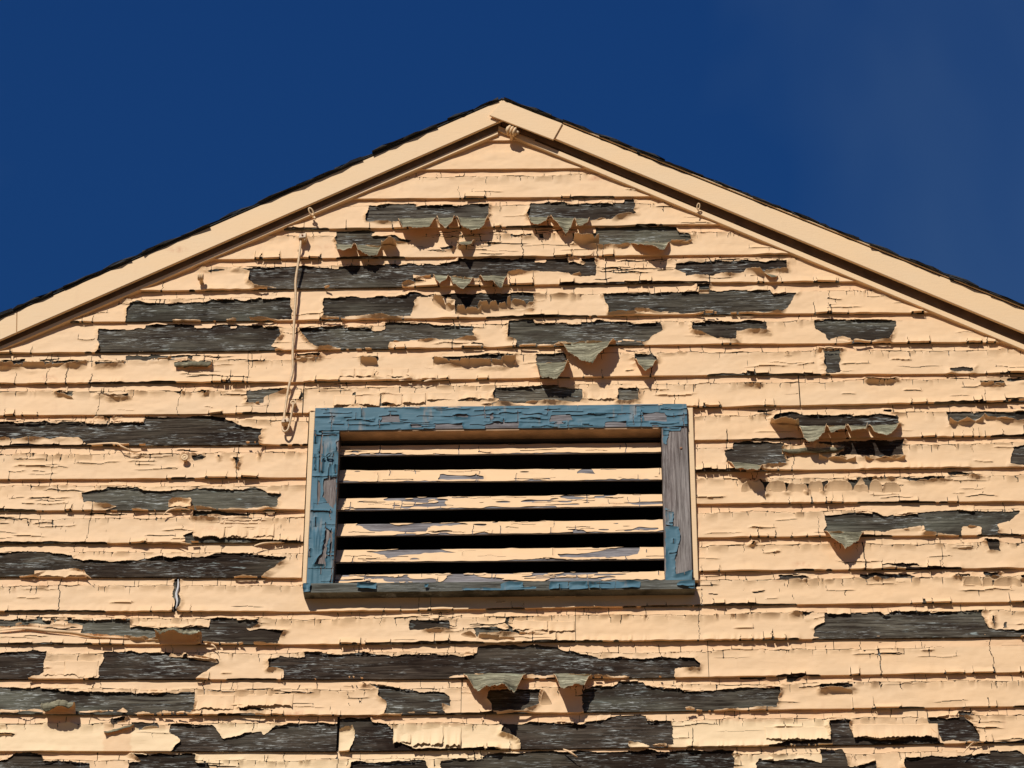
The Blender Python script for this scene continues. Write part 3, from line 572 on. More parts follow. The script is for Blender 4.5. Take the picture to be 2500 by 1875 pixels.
M_PAINT = paint_mat('peach_paint', PEACH)
M_TRIM = paint_mat('peach_trim_paint', (0.835, 0.560, 0.300), attr=False, dirty=.55)
M_BLUE = paint_mat('blue_paint', (0.060, 0.145, 0.180), attr=False, dirt=(.17, .23, .25), dirty=1.3)
M_WOOD = wood_mat('weathered_clapboard_wood', (.036, .026, .018), (.128, .108, .080), (.48, .48, .43), .95)
M_GREY = wood_mat('grey_frame_wood', (.15, .13, .125), (.27, .245, .235), (.42, .41, .40), .5, blotch=.35)
M_GREYV = wood_mat('grey_stile_wood', (.15, .115, .10), (.29, .245, .215), (.46, .42, .38), .5, grain_axis='z', blotch=.35)
M_SILLW = wood_mat('olive_sill_wood', (.085, .08, .062), (.17, .165, .135), (.33, .34, .32), .6, blotch=.5)
M_BACK = wood_mat('paint_back', (.10, .086, .052), (.30, .265, .170), (.72, .66, .44), 1.0, blotch=.3)
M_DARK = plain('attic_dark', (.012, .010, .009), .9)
M_SHEATH = plain('sheathing', (.06, .045, .035), .9)
M_SHINGLE = plain('asphalt_shingle', (.030, .029, .028), .95, .7, 300, .003)
M_ROOF = plain('roof_deck', (.045, .04, .035), .95)
M_SLOT_SHADE = plain('painted_slot_shade', (.25, .145, .078), .9, .3, 20)  # shade of the slot under the fascia, put into the colour
M_CABLE = plain('painted_cable', (.64, .43, .23), .5, .25, 120)
M_HEAD_SHADE = plain('shaded_head_paint', (.42, .25, .13), .8, .35, 14)  # peach paint darkened to stand for the shade under the vent head
M_METAL = plain('painted_metal', (.62, .43, .25), .5, .2, 90)
M_STEEL = plain('rusty_steel', (.30, .13, .06), .7, .4, 200)
M_GROUND = plain('ground_dry_grass', (.15, .095, .045), .95, .5, 3, .05)
M_CAULK = plain('caulk', (.55, .53, .50), .5, .2, 80)

# ------------------------------------------------------------------ setting
g = MB(); g.add([(-400, -400, 0), (400, -400, 0), (400, 400, 0), (-400, 400, 0)], [(0, 1, 2, 3)])
tag(g.build('ground', M_GROUND), kind='structure')

house = empty('clapboard_house')
tag(house, 'peach clapboard house gable with badly peeling paint and a blue framed louvre vent', 'house')
HW = 3.3                                    # half width of the house
SL, SR = .518, .521                         # slopes of the rakes

# ------------------------------------------------------------------ clapboards
E_ = .114
UF = 1.57                                   # the part of the wall in view
UD = 1.95                                   # detailed paint reaches a bit further
def row_z(k, u):
    """height of the butt edge of row k"""
    u = np.asarray(u, float)
    if 0 <= k <= 18:
        p = np.array(ROWLINES[k], float) / 1000
        return np.interp(u, p[:, 0], p[:, 1])
    if k == 19: return row_z(18, u) - .1145
    if k < 0: return row_z(0, u) - k * E_
    return row_z(19, u) - (k - 19) * E_
def butt_y(w, e): return .0112 * w / e
def rake_clip(u, z, extra=.035):
    return np.minimum(.1148 + extra + .508 * u - z, .1376 + extra - .5275 * u - z) * .89
def top_limit(k, u):
    """clapboards under the vent are notched round it"""
    t = row_z(k - 1, u)
    if k == 14: t = np.where(np.abs(u) < .5965, np.minimum(t, -1.535), t)
    return t

JOINTS = {14: [-.981], 8: [-.622, .938], 15: [.2275], 16: [.6215], 17: [-.1135], 18: [-.4755], 5: [1.70], 12: [1.75], 6: [-1.72], 10: [-1.7], 20: [.4], 21: [-.9]}
JW = {14: .0035, 18: .004, 8: .0016}
# places where the film stands off along the crack, and along the butt edge
PUFF = {1: [(-.22, .2, .8)], 5: [(.03, .27, 1.6)], 7: [(-1.0, -.62, 1.0), (.6, 1.0, 1.0), (1.15, 1.5, .7)], 8: [(-1.2, -.95, 1.2), (1.0, 1.45, .9)], 9: [(.6, .88, 1.0), (1.2, 1.32, 1.2)], 10: [(-1.57, -1.2, 1.1), (-1.0, -.62, 1.6), (1.2, 1.5, 1.1)], 11: [(.75, 1.22, 1.7), (1.22, 1.5, .9)], 12: [(.62, .95, 1.1), (-1.3, -.7, .9)], 13: [(.62, 1.35, 1.0)], 14: [(.8, 1.5, 1.3), (-.95, -.65, .8)], 15: [(.23, .96, 1.4), (-.45, .2, 1.0)], 16: [(-1.38, -1.22, 1.3), (.63, .9, .8)], 17: [(1.02, 1.5, 1.3), (-.9, -.6, 1.3)], 18: [(-1.5, -1.0, 1.0), (-.33, .0, 1.2)]}
FLARE = {6: [(1.2, 1.5, .005)], 7: [(-.62, -.2, .012), (-1.5, -1.2, .006)], 8: [(-.6, -.23, .016), (.2, .65, .007), (1.2, 1.5, .006)], 10: [(1.1, 1.45, .009)], 11: [(.8, 1.1, .005)], 12: [(-1.1, -.65, .013), (-1.55, -1.2, .006)], 13: [(1.1, 1.4, .008)], 14: [(-1.3, -1.0, .006)], 15: [(.25, .9, .010), (0, .22, .010)], 16: [(-1.38, -1.22, .008)], 17: [(-.95, -.45, .012)], 18: [(-.33, .0, .013), (.55, .98, .013), (1.02, 1.25, .016)]}
DENSE = {3: [(-.33, .30)], 10: [(-1.15, -.88), (-1.57, -1.3)], 14: [(.6, .9)], 12: [(-1.57, -.65)], 4: [(.32, .85)], 17: [(-.75, -.4)], 8: [(-.6, -.3)], 15: [(-1.57, -1.25), (-.3, .2)], 7: [(-1.0, -.7)], 11: [(1.1, 1.5), (-1.57, -1.35)]}
random.seed(5)
# patches outside the picture, so that the wall goes on
for k in list(range(6, 22)):
    for sgn in (-1, 1):
        lo = 1.68
        for _ in range(2):
            if random.random() < .55:
                c = sgn * random.uniform(lo + .03, UD - .05); hw = random.uniform(.05, .16); zz = -k * E_ + random.uniform(.02, .05); hh = random.uniform(.02, .055)
                BARE.setdefault(k, []).append([(int(1000 * (c + a * hw)), int(1000 * (zz + b * hh))) for a, b in ((-1, -1.2), (.2, -1.1), (1, -1), (.9, .3), (.7, 1), (-.3, .8), (-1.1, .9)) if sgn * (c + a * hw) > 1.67])
                if len(BARE[k][-1]) < 3: BARE[k].pop()
for k in (20, 21):
    for c in (-1.3, -.8, -.2, .5, 1.1, 1.4):
        hw = random.uniform(.08, .25); zz = -k * E_ + .04
        BARE.setdefault(k, []).append([(int(1000 * (c + a * hw)), int(1000 * (zz + b * .035))) for a, b in ((-1, -1.4), (1, -1.4), (.9, .3), (.7, 1), (-.3, .8), (-1.1, .9))])

def ugrid(ua, ub, fine=.0032, coarse=.008):
    parts = []
    edges = [ua] + [x for x in (-UF, UF) if ua < x < ub] + [ub]
    for a, b in zip(edges[:-1], edges[1:]):
        st = fine if abs((a + b) / 2) < UF else coarse
        n = max(3, int(round((b - a) / st)))
        parts.append(np.linspace(a, b, n + 1)[(1 if parts else 0):])
    return np.concatenate(parts)

# the age of the boards differs: some stay grey, some have gone nearly black
BOARD_TONE = {2: (.95, .95, .95), 3: (1.15, 1.14, 1.06), 4: (.72, .66, .64), 5: (.82, .84, .82), 6: (.95, .95, .92), 7: (1.1, 1.1, 1.1), 8: (1.3, 1.32, 1.28), 9: (.66, .60, .56), 10: (1.1, 1.1, 1.1), 11: (1.05, 1.06, 1.04), 12: (1.0, 1.04, 1.02), 13: (.60, .52, .48), 15: (1.1, 1.12, 1.1), 16: (.62, .53, .50), 17: (1.0, 1.02, 1.0), 18: (.66, .58, .55), 19: (.60, .54, .50), (15, 'r'): (.58, .57, .52), (5, 'r'): (.45, .43, .42), (18, 'l'): (.66, .58, .56)}
def make_board(k, ua, ub, mat):
    us = np.unique(np.concatenate([np.arange(math.ceil(ua / .15) * .15, ub, .15), [ua, ub]] + ([np.array([-.5966, -.5964, .5964, .5966])] if k == 14 else [])))
    us = us[(us >= ua) & (us <= ub)]
    zb = row_z(k, us); zt = top_limit(k, us) + (.016 if k != 14 else .0) + np.where(np.abs(us) > .5965, .016 if k == 14 else 0, 0)
    # gable ends follow the rake
    e = zt - zb
    v = []; f = []
    keep = []
    for i, u in enumerate(us):
        lim = .1148 + .035 + .508 * u if u < 0 else .1376 + .035 - .5275 * u
        keep.append(min(zt[i], lim))
    n = 0
    for i, u in enumerate(us):
        b = zb[i]; t = max(keep[i], b + .0005)
        y1 = butt_y(t - b, E_)
        v += [(u, 0, b + Z0), (u, y1, t + Z0), (u, y1 + .006, t + Z0), (u, .0118, b + Z0)]
    m = len(us)
    for i in range(m - 1):
        a = 4 * i; c = 4 * (i + 1)
        f += [(a, c, c + 1, a + 1), (a + 1, c + 1, c + 2, a + 2), (a + 2, c + 2, c + 3, a + 3), (a + 3, c + 3, c, a)]
    f += [(0, 1, 2, 3), (4 * m - 1, 4 * m - 2, 4 * m - 3, 4 * m - 4)]
    mb = MB(); mb.add(v, f)
    o = mb.build('clapboard', mat, house)
    o.color = BOARD_TONE.get((k, 'r' if ua > .3 else 'l'), BOARD_TONE.get(k, (1, 1, 1))) + (1,)
    return o

def cut_near(F, D, hw):
    """carve a thin crack: D = signed distance to its centre line along one grid axis"""
    return np.minimum(F, np.abs(D) - hw)

def paint_board(k, ua, ub, board, crackle=1.0):
    rs = np.random.RandomState(100 + k * 7 + int(ua * 10) % 50)
    U = ugrid(ua, ub)
    nw = 50
    zb = row_z(k, U); zt = row_z(k - 1, U)
    e = zt - zb
    W = np.linspace(-.0012, 1.035 * E_, nw)
    Ug, Wn = np.meshgrid(U, W, indexing='ij')
    Wg = np.where(Wn < 0, Wn, Wn * (e / E_)[:, None])
    Zg = zb[:, None] + Wg
    dw = W[1] - W[0]
    du = np.gradient(U)[:, None] * np.ones_like(Wg)
    # ragged query position for the torn edges
    pu = Ug + .004 * (n2(Ug * 45, Wg * 70, k) - .5) + .006 * (np.floor(n2(Ug * 25, Wg * 75, k + 41) * 5) / 4 - .5) + .003 * (n2(Ug * 190, Wg * 260, k + 40) - .5)
    pz = Zg + .002 * (n2(Ug * 38, Wg * 60, k + 7) - .5) + .007 * (np.floor(n1(Ug * 34, k + 43) * 5) / 4 - .5) + .0025 * (n2(Ug * 160, Wg * 200, k + 17) - .5)
    big = .05
    F = np.full(Ug.shape, big)
    def windowed(polys, fn):
        for p in polys:
            q = np.array(p, float) / 1000
            i0 = np.searchsorted(U, q[:, 0].min() - big); i1 = np.searchsorted(U, q[:, 0].max() + big)
            if i1 - i0 < 2: continue
            fn(slice(i0, i1), poly_sd(pu[i0:i1], pz[i0:i1], q))
    def sub(sl, d): F[sl] = np.minimum(F[sl], d)
    def addk(sl, d): F[sl] = np.maximum(F[sl], -d)
    windowed(BARE.get(k, []), sub)
    windowed(KEEP.get(k, []), addk)
    Dp = np.clip(F, 0, None)
    # lift of the film along torn edges
    gw = np.gradient(F, axis=1); gn = gw / (np.hypot(gw, np.gradient(F, axis=0) * .75) + 1e-9)
    side = np.where(gn > .4, .55, np.where(gn < -.4, 1.35, 1.0))       # paint below a bare patch curls most
    amp = side * np.clip(n2(Ug * 22, Wg * 30, k + 3) * 1.8 - .45, 0, 1) ** 1.2
    H = .0010 + .0024 * n2(Ug * 14, Wg * 38, k + 9) + .0008 * n2(Ug * 60, Wg * 90, k + 29)
    wl = .010 + .016 * n2(Ug * 9, Wg * 9, k + 5)
    H = H + .0120 * amp * np.clip(1 - Dp / wl, 0, 1) ** 2
    # main crack, a strip's width under the next board's drip edge
    if crackle > 0:
        fr = .755 + .03 * (rs.rand() - .5)
        cu = E_ * fr + .009 * (n1(U * 7, k) - .5) + .004 * (n1(U * 40, k + 50) - .5) + .0025 * (np.floor(n1(U * 26, k + 80) * 4) / 3 - .5)
        act = np.clip(n1(U * 3.1, k + 20) * 2.6 - .45 + .35 * n1(U * 14, k + 33), 0, 1) * crackle
        gain = np.ones_like(U)
        for a0, b0, g_ in PUFF.get(k, []):
            m_ = np.clip(np.minimum(U - a0, b0 - U) / .02 + .5, 0, 1); act = np.maximum(act, m_); gain = gain * (1 + (g_ - 1) * m_)
        hwid = np.where(act > .12, .0004 + .0015 * act * n1(U * 30, k + 60) ** 1.8, -1)
        Dm = Wg - cu[:, None]
        near = np.abs(Dm) < dw * .51
        F = np.where(near & (hwid[:, None] > 0), np.minimum(F, -hwid[:, None]), np.where(hwid[:, None] > 0, np.minimum(F, np.maximum(np.abs(Dm) - hwid[:, None], .0002)), F))
        # teeth: short cracks up and down from it
        def teeth(mean, seed):
            x = ua + rs.rand() * mean; out = []
            while x < ub:
                out.append(x); x += mean * (.25 + 1.5 * rs.rand() ** 1.3)
            return np.array(out)
        tb = teeth(.036, 0); ta = teeth(.045, 1)
        cb = np.searchsorted(tb, Ug + .004 * (n2(Ug * 5, Wg * 60, k) - .5)); ca = np.searchsorted(ta, Ug)
        ab = (.12 + .88 * rs.rand(len(tb) + 1) ** 1.3) * .0110; aa = rs.rand(len(ta) + 1) ** 2.2 * .0050
        wb = .016 + .022 * rs.rand(len(tb) + 1)
        # doming across each tooth
        tbx = np.concatenate([[ua - .02], tb, [ub + .02]])
        mid = (tbx[cb] + tbx[cb + 1]) / 2; half = np.maximum((tbx[cb + 1] - tbx[cb]) / 2, .004)
        dome = np.clip(1 - ((Ug - mid) / half) ** 2 * .55, 0, 1)
        actg = act[:, None]
        H = H + np.where(Dm < 0, ab[cb] * gain[:, None] * actg * dome * np.clip(1 + Dm / wb[cb], 0, 1) ** 1.8, aa[ca] * actg * np.clip(1 - Dm / .012, 0, 1) ** 1.5)
        def vcrack(xc, w0, w1, hw, wig=1.0):
            nonlocal F
            i = np.searchsorted(U, xc)
            a, b = max(0, i - 12), min(len(U), i + 12)
            if b - a < 4: return
            xl = xc + wig * .0045 * (n1(W * 120, xc * 9) - .5) + wig * .009 * (n1(W * 28, xc * 5) - .5)
            D = Ug[a:b] - xl[None, :]
            on = (Wg[a:b] > w0) & (Wg[a:b] < w1)
            tap = hw * np.clip(np.minimum(Wg[a:b] - w0, w1 - Wg[a:b]) / .008, .25, 1)
            f = np.where(np.abs(D) <= du[a:b] * .51, -tap, np.maximum(np.abs(D) - tap, .0002))
            F[a:b] = np.where(on, np.minimum(F[a:b], f), F[a:b])
        def aat(x): return float(np.interp(x, U, act))
        def cat(x): return float(np.interp(x, U, cu))
        for x in tb:
            if aat(x) > .2 and rs.rand() < .85: vcrack(x, cat(x) - (.006 + .026 * rs.rand() ** 2), cat(x) + .001, .0004 + .0010 * rs.rand())
        for x in ta:
            if aat(x) > .2 and rs.rand() < .7: vcrack(x, cat(x) - .001, cat(x) + .008 + .03 * rs.rand(), .0004 + .0008 * rs.rand())
        # cracks over the whole board
        x = ua + .1
        while x < ub:
            if rs.rand() < .20 * crackle: vcrack(x, -.01, .03 + .08 * rs.rand() if rs.rand() < .6 else .2, .0005 + .0011 * rs.rand())
            x += .05 + .24 * rs.rand()
        # short cracks along the grain
        def hcrack(xc, wc, ln, hw, lift):
            nonlocal F, H
            a = np.searchsorted(U, xc - ln / 2); b = np.searchsorted(U, xc + ln / 2)
            if b - a < 4: return
            s = (U[a:b] - xc) / ln * 2
            cl = wc + .006 * (n1(U[a:b] * 30, xc) - .5) + .004 * (np.floor(n1(U[a:b] * 22, xc + 3) * 3) / 2 - .5)
            D = Wg[a:b] - cl[:, None]; tp = np.clip((1 - np.abs(s)) * 3, .1, 1)[:, None]
            F[a:b] = np.minimum(F[a:b], np.where(np.abs(D) <= dw * .51, -hw * tp, np.maximum(np.abs(D) - hw * tp, .0002)))
            H[a:b] += lift * tp * (np.where(D > 0, np.clip(1 - D / .014, 0, 1) ** 2, .35 * np.clip(1 + D / .008, 0, 1) ** 2)) * (.4 + n1(U[a:b] * 30, xc + 9))[:, None]
        for _ in range(int((ub - ua) * 3.0 * crackle)):
            hcrack(ua + rs.rand() * (ub - ua), E_ * (.06 + .62 * rs.rand()), .03 + .14 * rs.rand() ** 1.5, .0003 + .0009 * rs.rand(), .0003 + .0045 * rs.rand() ** 1.5)
        # single flakes that have let go on three sides
        def flake(xc, wc, wu, wh, top, lift, hw):
            a = np.searchsorted(U, xc - wu / 2); b = np.searchsorted(U, xc + wu / 2)
            if b - a < 4 or b >= len(U): return
            w0, w1 = max(wc - wh / 2, .004), min(wc + wh / 2, E_ * .93)
            vcrack(U[a], w0, w1, hw, .12); vcrack(U[b], w0, w1, hw, .12)
            free = w0 if top else w1
            cl = free + .004 * (n1(U[a:b + 1] * 45, xc + 2) - .5)
            D = Wg[a:b + 1] - cl[:, None]
            F[a:b + 1] = np.minimum(F[a:b + 1], np.where(np.abs(D) <= dw * .51, -hw * 1.3, F[a:b + 1]))
            t = (w1 - Wg[a:b + 1]) / (w1 - w0) if top else (Wg[a:b + 1] - w0) / (w1 - w0)
            ins = D > 0 if top else D < 0
            t = np.where(ins, np.clip(t, 0, 1.1), 0)
            tilt = 1 + .8 * (rs.rand() - .5) * np.linspace(-1, 1, b + 1 - a)[:, None]
            H[a:b + 1] += lift * t ** 1.6 * tilt * np.where(Wg[a:b + 1] > w1 + .002, 0, 1)
        for _ in range(int((ub - ua) * 4.5 * crackle)):                    # tongues along the butt edge
            wh = .012 + .030 * rs.rand() ** 1.4; wu = .018 + .06 * rs.rand(); x = ua + rs.rand() * (ub - ua); hw = .0004 + .0007 * rs.rand()
            lift = .002 + .0075 * rs.rand() ** 1.5
            a = np.searchsorted(U, x - wu / 2); b = np.searchsorted(U, x + wu / 2)
            if b - a < 4 or b >= len(U): continue
            vcrack(U[a], -.01, wh * (.6 + .7 * rs.rand()), hw, .5); vcrack(U[b], -.01, wh * (.6 + .7 * rs.rand()), hw, .5)
            t = np.clip(1 - Wg[a:b + 1] / wh, 0, 1)
            H[a:b + 1] += lift * t ** 1.6 * (1 + .9 * (rs.rand() - .5) * np.linspace(-1, 1, b + 1 - a)[:, None])
        for _ in range(int((ub - ua) * 2.2 * crackle)):                    # long flakes split along the grain, with one broken end
            wu = .05 + .13 * rs.rand(); x = ua + rs.rand() * (ub - ua); wc = E_ * (.15 + .5 * rs.rand()); hw = .0004 + .0009 * rs.rand()
            hcrack(x, wc, wu, hw, .002 + .0055 * rs.rand() ** 1.3)
            s_ = rs.choice([-1, 1])
            vcrack(x + s_ * wu * .42, wc, wc + .010 + .018 * rs.rand(), hw, .6)
            if rs.rand() < .5: vcrack(x - s_ * wu * .2 * rs.rand(), wc - .012 - .012 * rs.rand(), wc, hw, .6)
        for a0, b0 in DENSE.get(k, []):
            a0 = max(a0, ua); b0 = min(b0, ub)
            if b0 - a0 < .05: continue
            for _ in range(int((b0 - a0) * 26)):
                hcrack(a0 + rs.rand() * (b0 - a0), E_ * (.08 + .85 * rs.rand()), .03 + .12 * rs.rand(), .0005 + .0015 * rs.rand(), .0005 + .003 * rs.rand())
            for _ in range(int((b0 - a0) * 26)):
                x = a0 + rs.rand() * (b0 - a0); w0 = E_ * (.1 + .7 * rs.rand()); vcrack(x, w0, w0 + .008 + .014 * rs.rand(), .0005 + .0008 * rs.rand())
        # the butt edge: chips, and film standing off
        lo = np.clip(n1(U * 5.5, k + 70) * 3 - 1.9, 0, 1) * (.2 + n1(U * 60, k + 71)) * .0055 * crackle
        F = np.minimum(F, np.where(lo[:, None] > .0006, Wg - lo[:, None], F))
        st = np.clip(n1(U * 9, k + 75) * 2.2 - 1.0, 0, 1) * (.4 + .8 * n1(U * 45, k + 76)) * .0062 * crackle
        for a0, b0, g_ in FLARE.get(k, []):
            m_ = np.clip(np.minimum(U - a0, b0 - U) / .01 + .5, 0, 1)
            cells = np.searchsorted(tb, U); st = np.maximum(st, m_ * g_ * (.35 + .65 * n1(cells * 1.7, k)) * (.55 + .45 * np.sin(np.clip((U - tbx[cells]) / np.maximum(tbx[cells + 1] - tbx[cells], .004), 0, 1) * math.pi)))
        H = H + st[:, None] * np.clip(1 - Wg / .026, 0, 1) ** 1.7
    # joints, the vent notch and the rake
    F = np.minimum(F, np.minimum(Ug - ua, ub - Ug) + .0004)
    if k == 14: F = np.minimum(F, np.where(np.abs(Ug) < .597, -1.536 - Zg, F))
    F = np.minimum(F, rake_clip(Ug, Zg))
    H = np.minimum(H, .022)
    P = np.stack([Ug, butt_y(np.clip(Wg, 0, None), E_) - H, Zg + Z0 + .25 * np.where(Wg > .01, 0, 0)], -1)
    cream = np.zeros_like(Ug)
    for p in CREAM:
        q = np.array(p, float) / 1000
        if q[:, 1].min() > zb.max() + E_ or q[:, 1].max() < zb.min(): continue
        cream = np.maximum(cream, np.clip(.5 - poly_sd(pu, pz, q) / .006, 0, 1))
    if k >= 20: cream = np.maximum(cream, np.clip(n2(Ug * 3, Wg * 3, k) * 4 - 2, 0, 1))
    fresh = np.clip((Wg / E_ - .72) * 14, 0, 1) * np.clip(n1(U * 4, k + 90) * 2 - .3, 0, 1)[:, None]
    wrap = .0115
    o = sheet('paint_layer', board, M_PAINT, F, P, rim=.0009, wrap=wrap, attrs={'cream': cream, 'fresh': fresh})
    return o

BOARDS = {}
for k in range(-1, 22):
    zmid = -k * E_
    lim_l = min(UD, (.1148 + .035 + .0 - zmid + .0) / .508); lim_r = min(UD, (.1376 + .035 - zmid) / .5275)
    segs = [(-lim_l, lim_r)]
    if 9 <= k <= 13: segs = [(-lim_l, -.603), (.603, lim_r)]
    for j in JOINTS.get(k, []):
        new = []
        for a, b in segs:
            if a < j < b:
                g_ = JW.get(k, .0008); new += [(a, j - g_), (j + g_, b)]
            else: new.append((a, b))
        segs = new
    for a, b in segs:
        bd = make_board(k, a, b, M_WOOD)
        cr = {-1: 0.0, 0: 0.0, 1: .55, 2: .75}.get(k, 1.0)
        paint_board(k, a, b, bd, cr)
        BOARDS.setdefault(k, []).append((a, b, bd))
    # the wall goes on to the corners of the house
    if lim_l >= UD:
        for s in (-1, 1):
            lim = min(HW, ((.1148 if s < 0 else .1376) + .035 - zmid) / (.508 if s < 0 else .5275))
            if lim > UD + .02:
                a, b = (UD + .001, lim) if s > 0 else (-lim, -UD - .001)
                make_board(k, a, b, M_TRIM)
for k in range(22, 60):
    make_board(k, -HW, HW, M_TRIM)

# ------------------------------------------------------------------ flaps of paint that hang or lean off the wall
def flap(row, x0, z0, x1, z1, s0, drop, fold, prof, seed):
    rs = np.random.RandomState(seed)
    x0, z0, x1, z1, drop = (q / 1000 for q in (x0, z0, x1, z1, drop))
    wd = math.hypot(x1 - x0, z1 - z0)
    ns = max(9, int(wd / .0026)); ntt = 20
    s = np.linspace(0, 1, ns); t = np.linspace(0, 1, ntt)
    s0 = min(max(s0, .15), .85)
    if fold > 145 and prof != 'roll': fold -= 7
    ph = R(fold)
    down = prof == 'flare'
    if prof in ('flare', 'puff'):
        Lm = abs(drop) * (1.02 if not down else 1.12); a_ = 1.0
    elif prof == 'roll':
        Lm = max(.022, abs(drop) * 2.2); a_ = 1.0
    elif drop > 0 and fold > 95:
        a0 = .012; Lm = a0 + (drop + .006) / max(.35, -math.cos(ph) - math.sin(ph) * .55); a_ = min(.6, a0 / Lm)
    else:
        Lm = max(.012, abs(drop)) / max(.5, (math.cos(ph * .8) + .55 * math.sin(ph * .8))) * 1.05; a_ = .55
    u = np.where(s < s0, s / s0, (1 - s) / (1 - s0))
    if prof == 'tri': pr = .36 + .64 * u ** .85
    elif prof == 'round': pr = .50 + .50 * np.clip(1 - (1 - u) ** 2, 0, 1) ** .6
    elif prof == 'puff': pr = (.50 + .50 * np.clip(1 - (1 - np.clip(np.minimum(s * (2.4 + 2.5 * rs.rand()), (1 - s) * (2.4 + 2.5 * rs.rand())), 0, 1)) ** 2, 0, 1) ** .7) * (.85 + .3 * rs.rand())
    elif prof == 'flare':
        pr = .80 + .14 * n1(s * wd * 30, seed + 21) + .10 * np.floor(n1(s * wd * 22, seed + 22) * 3) / 2
    elif prof == 'vee': pr = .45 + .55 * np.abs(2 * u - 1) ** .9
    elif prof in ('teeth', 'flat'):
        cuts = [0.0]
        while cuts[-1] < 1: cuts.append(cuts[-1] + (.018 + .035 * rs.rand() if prof == 'teeth' else .03 + .05 * rs.rand()) / wd)
        cuts = np.array(cuts); ci = np.clip(np.searchsorted(cuts, s, side='right') - 1, 0, len(cuts) - 2)
        q_ = (s - cuts[ci]) / (cuts[ci + 1] - cuts[ci]); hgt = .62 + .38 * rs.rand(len(cuts))
        pr = hgt[ci] * (.45 + .55 * np.clip(np.minimum(q_, 1 - q_) * (5 if prof == 'teeth' else 12), 0, 1) ** .6) + (.12 if prof == 'flat' else 0)
    elif prof == 'roll': pr = .8 + .2 * np.sin(math.pi * s)
    else: pr = np.ones_like(s)
    pr = pr * (1 + .10 * (n1(s * wd * 90, seed + 3) - .5) + .12 * (n1(s * wd * 300, seed + 5) - .5))
    Ls = Lm * pr
    phs = ph * (1 + .22 * (n1(s * wd * 22, seed + 1) - .5)) * (.82 + .18 * np.clip(np.minimum(s, 1 - s) * 8, 0, 1))
    if fold > 130 and prof != 'roll': phs = np.minimum(phs, R(172))
    al = np.minimum(1, (t[None, :] * Ls[:, None]) / (a_ * Lm)) * phs[:, None]
    if prof in ('flare', 'puff'): al = t[None, :] ** (1.2 if down else .7) * phs[:, None]
    if prof == 'roll': al = t[None, :] ** 1.1 * (phs[:, None] * 1.7)
    elif drop > 0 and not down: al = al - R(14) * np.clip(t[None, :] - .5, 0, 1) * 2
    dl = (Ls / (ntt - 1))[:, None]
    cz = np.concatenate([np.zeros((ns, 1)), np.cumsum(np.cos(al[:, :-1]) * dl, 1)], 1)
    cy = np.concatenate([np.zeros((ns, 1)), np.cumsum(np.sin(al[:, :-1]) * dl, 1)], 1)
    if down: cz = -cz
    nar = (.12 if prof == 'tri' else .04 if prof == 'round' else .02)
    xs = x0 + (x1 - x0) * s
    xt = x0 + (x1 - x0) * s0
    X = xs[:, None] + (xt - xs)[:, None] * nar * t[None, :] ** 1.5 + .002 * (n2(s[:, None] * 9 + 0 * t, t[None, :] * 4 + 0 * s[:, None], seed) - .5)
    zh = z0 + (z1 - z0) * s + .003 * (n1(s * wd * 60, seed + 8) - .5)
    # drape: gentle waves across the flap
    cy = cy + (.004 * np.sin(s * wd * 150 + seed) * (t[None, :] ** 1.3).T.T[0] if False else .0035 * (n1(s * wd * 55, seed + 11) - .5)[:, None] * t[None, :] * 2)
    Z = zh[:, None] + cz - (.003 if prof not in ('flare', 'puff') else 0)
    lift0 = .0024 if prof == 'flare' else -.0012 if prof == 'puff' else 0
    wv = zh - row_z(row, xs)
    Y = (butt_y(np.clip(wv, 0, E_), E_) - .0016 - lift0)[:, None] - cy - .0006 * t[None, :]
    Pf = np.stack([X, Y, Z + Z0], -1)
    dS = np.gradient(Pf, axis=0); dT = np.gradient(Pf, axis=1)
    nn = np.cross(dS, dT); nn /= np.linalg.norm(nn, axis=-1, keepdims=True) + 1e-12
    if (x1 < x0) != down: nn = -nn
    Pb = Pf - nn * .0007
    idx = np.arange(ns * ntt).reshape(ns, ntt)
    q = np.stack([idx[:-1, :-1], idx[1:, :-1], idx[1:, 1:], idx[:-1, 1:]], -1).reshape(-1, 4)
    off = ns * ntt
    fr = [tuple(r) for r in q]; bkf = [tuple(r[::-1] + off) for r in q]
    border = list(idx[:, 0]) + list(idx[-1, 1:]) + list(idx[::-1, -1][1:]) + list(idx[0, ::-1][1:])
    rm = [(border[i], border[i - 1], border[i - 1] + off, border[i] + off) for i in range(1, len(border))]
    v = [tuple(p) for p in np.concatenate([Pf.reshape(-1, 3), Pb.reshape(-1, 3)])]
    mb = MB(); mb.add(v, fr, 0, True); mb.add([], [], 0)
    mb.f += bkf; mb.m += [1] * len(bkf); mb.sm += [True] * len(bkf)
    mb.f += rm; mb.m += [0] * len(rm); mb.sm += [False] * len(rm)
    par = house
    xm = (x0 + x1) / 2
    for a, b, bd in BOARDS.get(row, []):
        if a <= xm <= b: par = bd
    o = mb.build('paint_flap', [M_PAINT, M_BACK], par)
    zc = float(Z.mean()); cr = 0.0
    for p in CREAM:
        if poly_sd(np.array([[xm]]), np.array([[zc]]), np.array(p, float) / 1000)[0, 0] < 0: cr = 1.0
    at = o.data.attributes.new('cream', 'FLOAT', 'POINT'); at.data.foreach_set('value', np.full(len(o.data.vertices), cr, np.float32))

for i, a in enumerate(FLAPS): flap(*a, seed=300 + i)
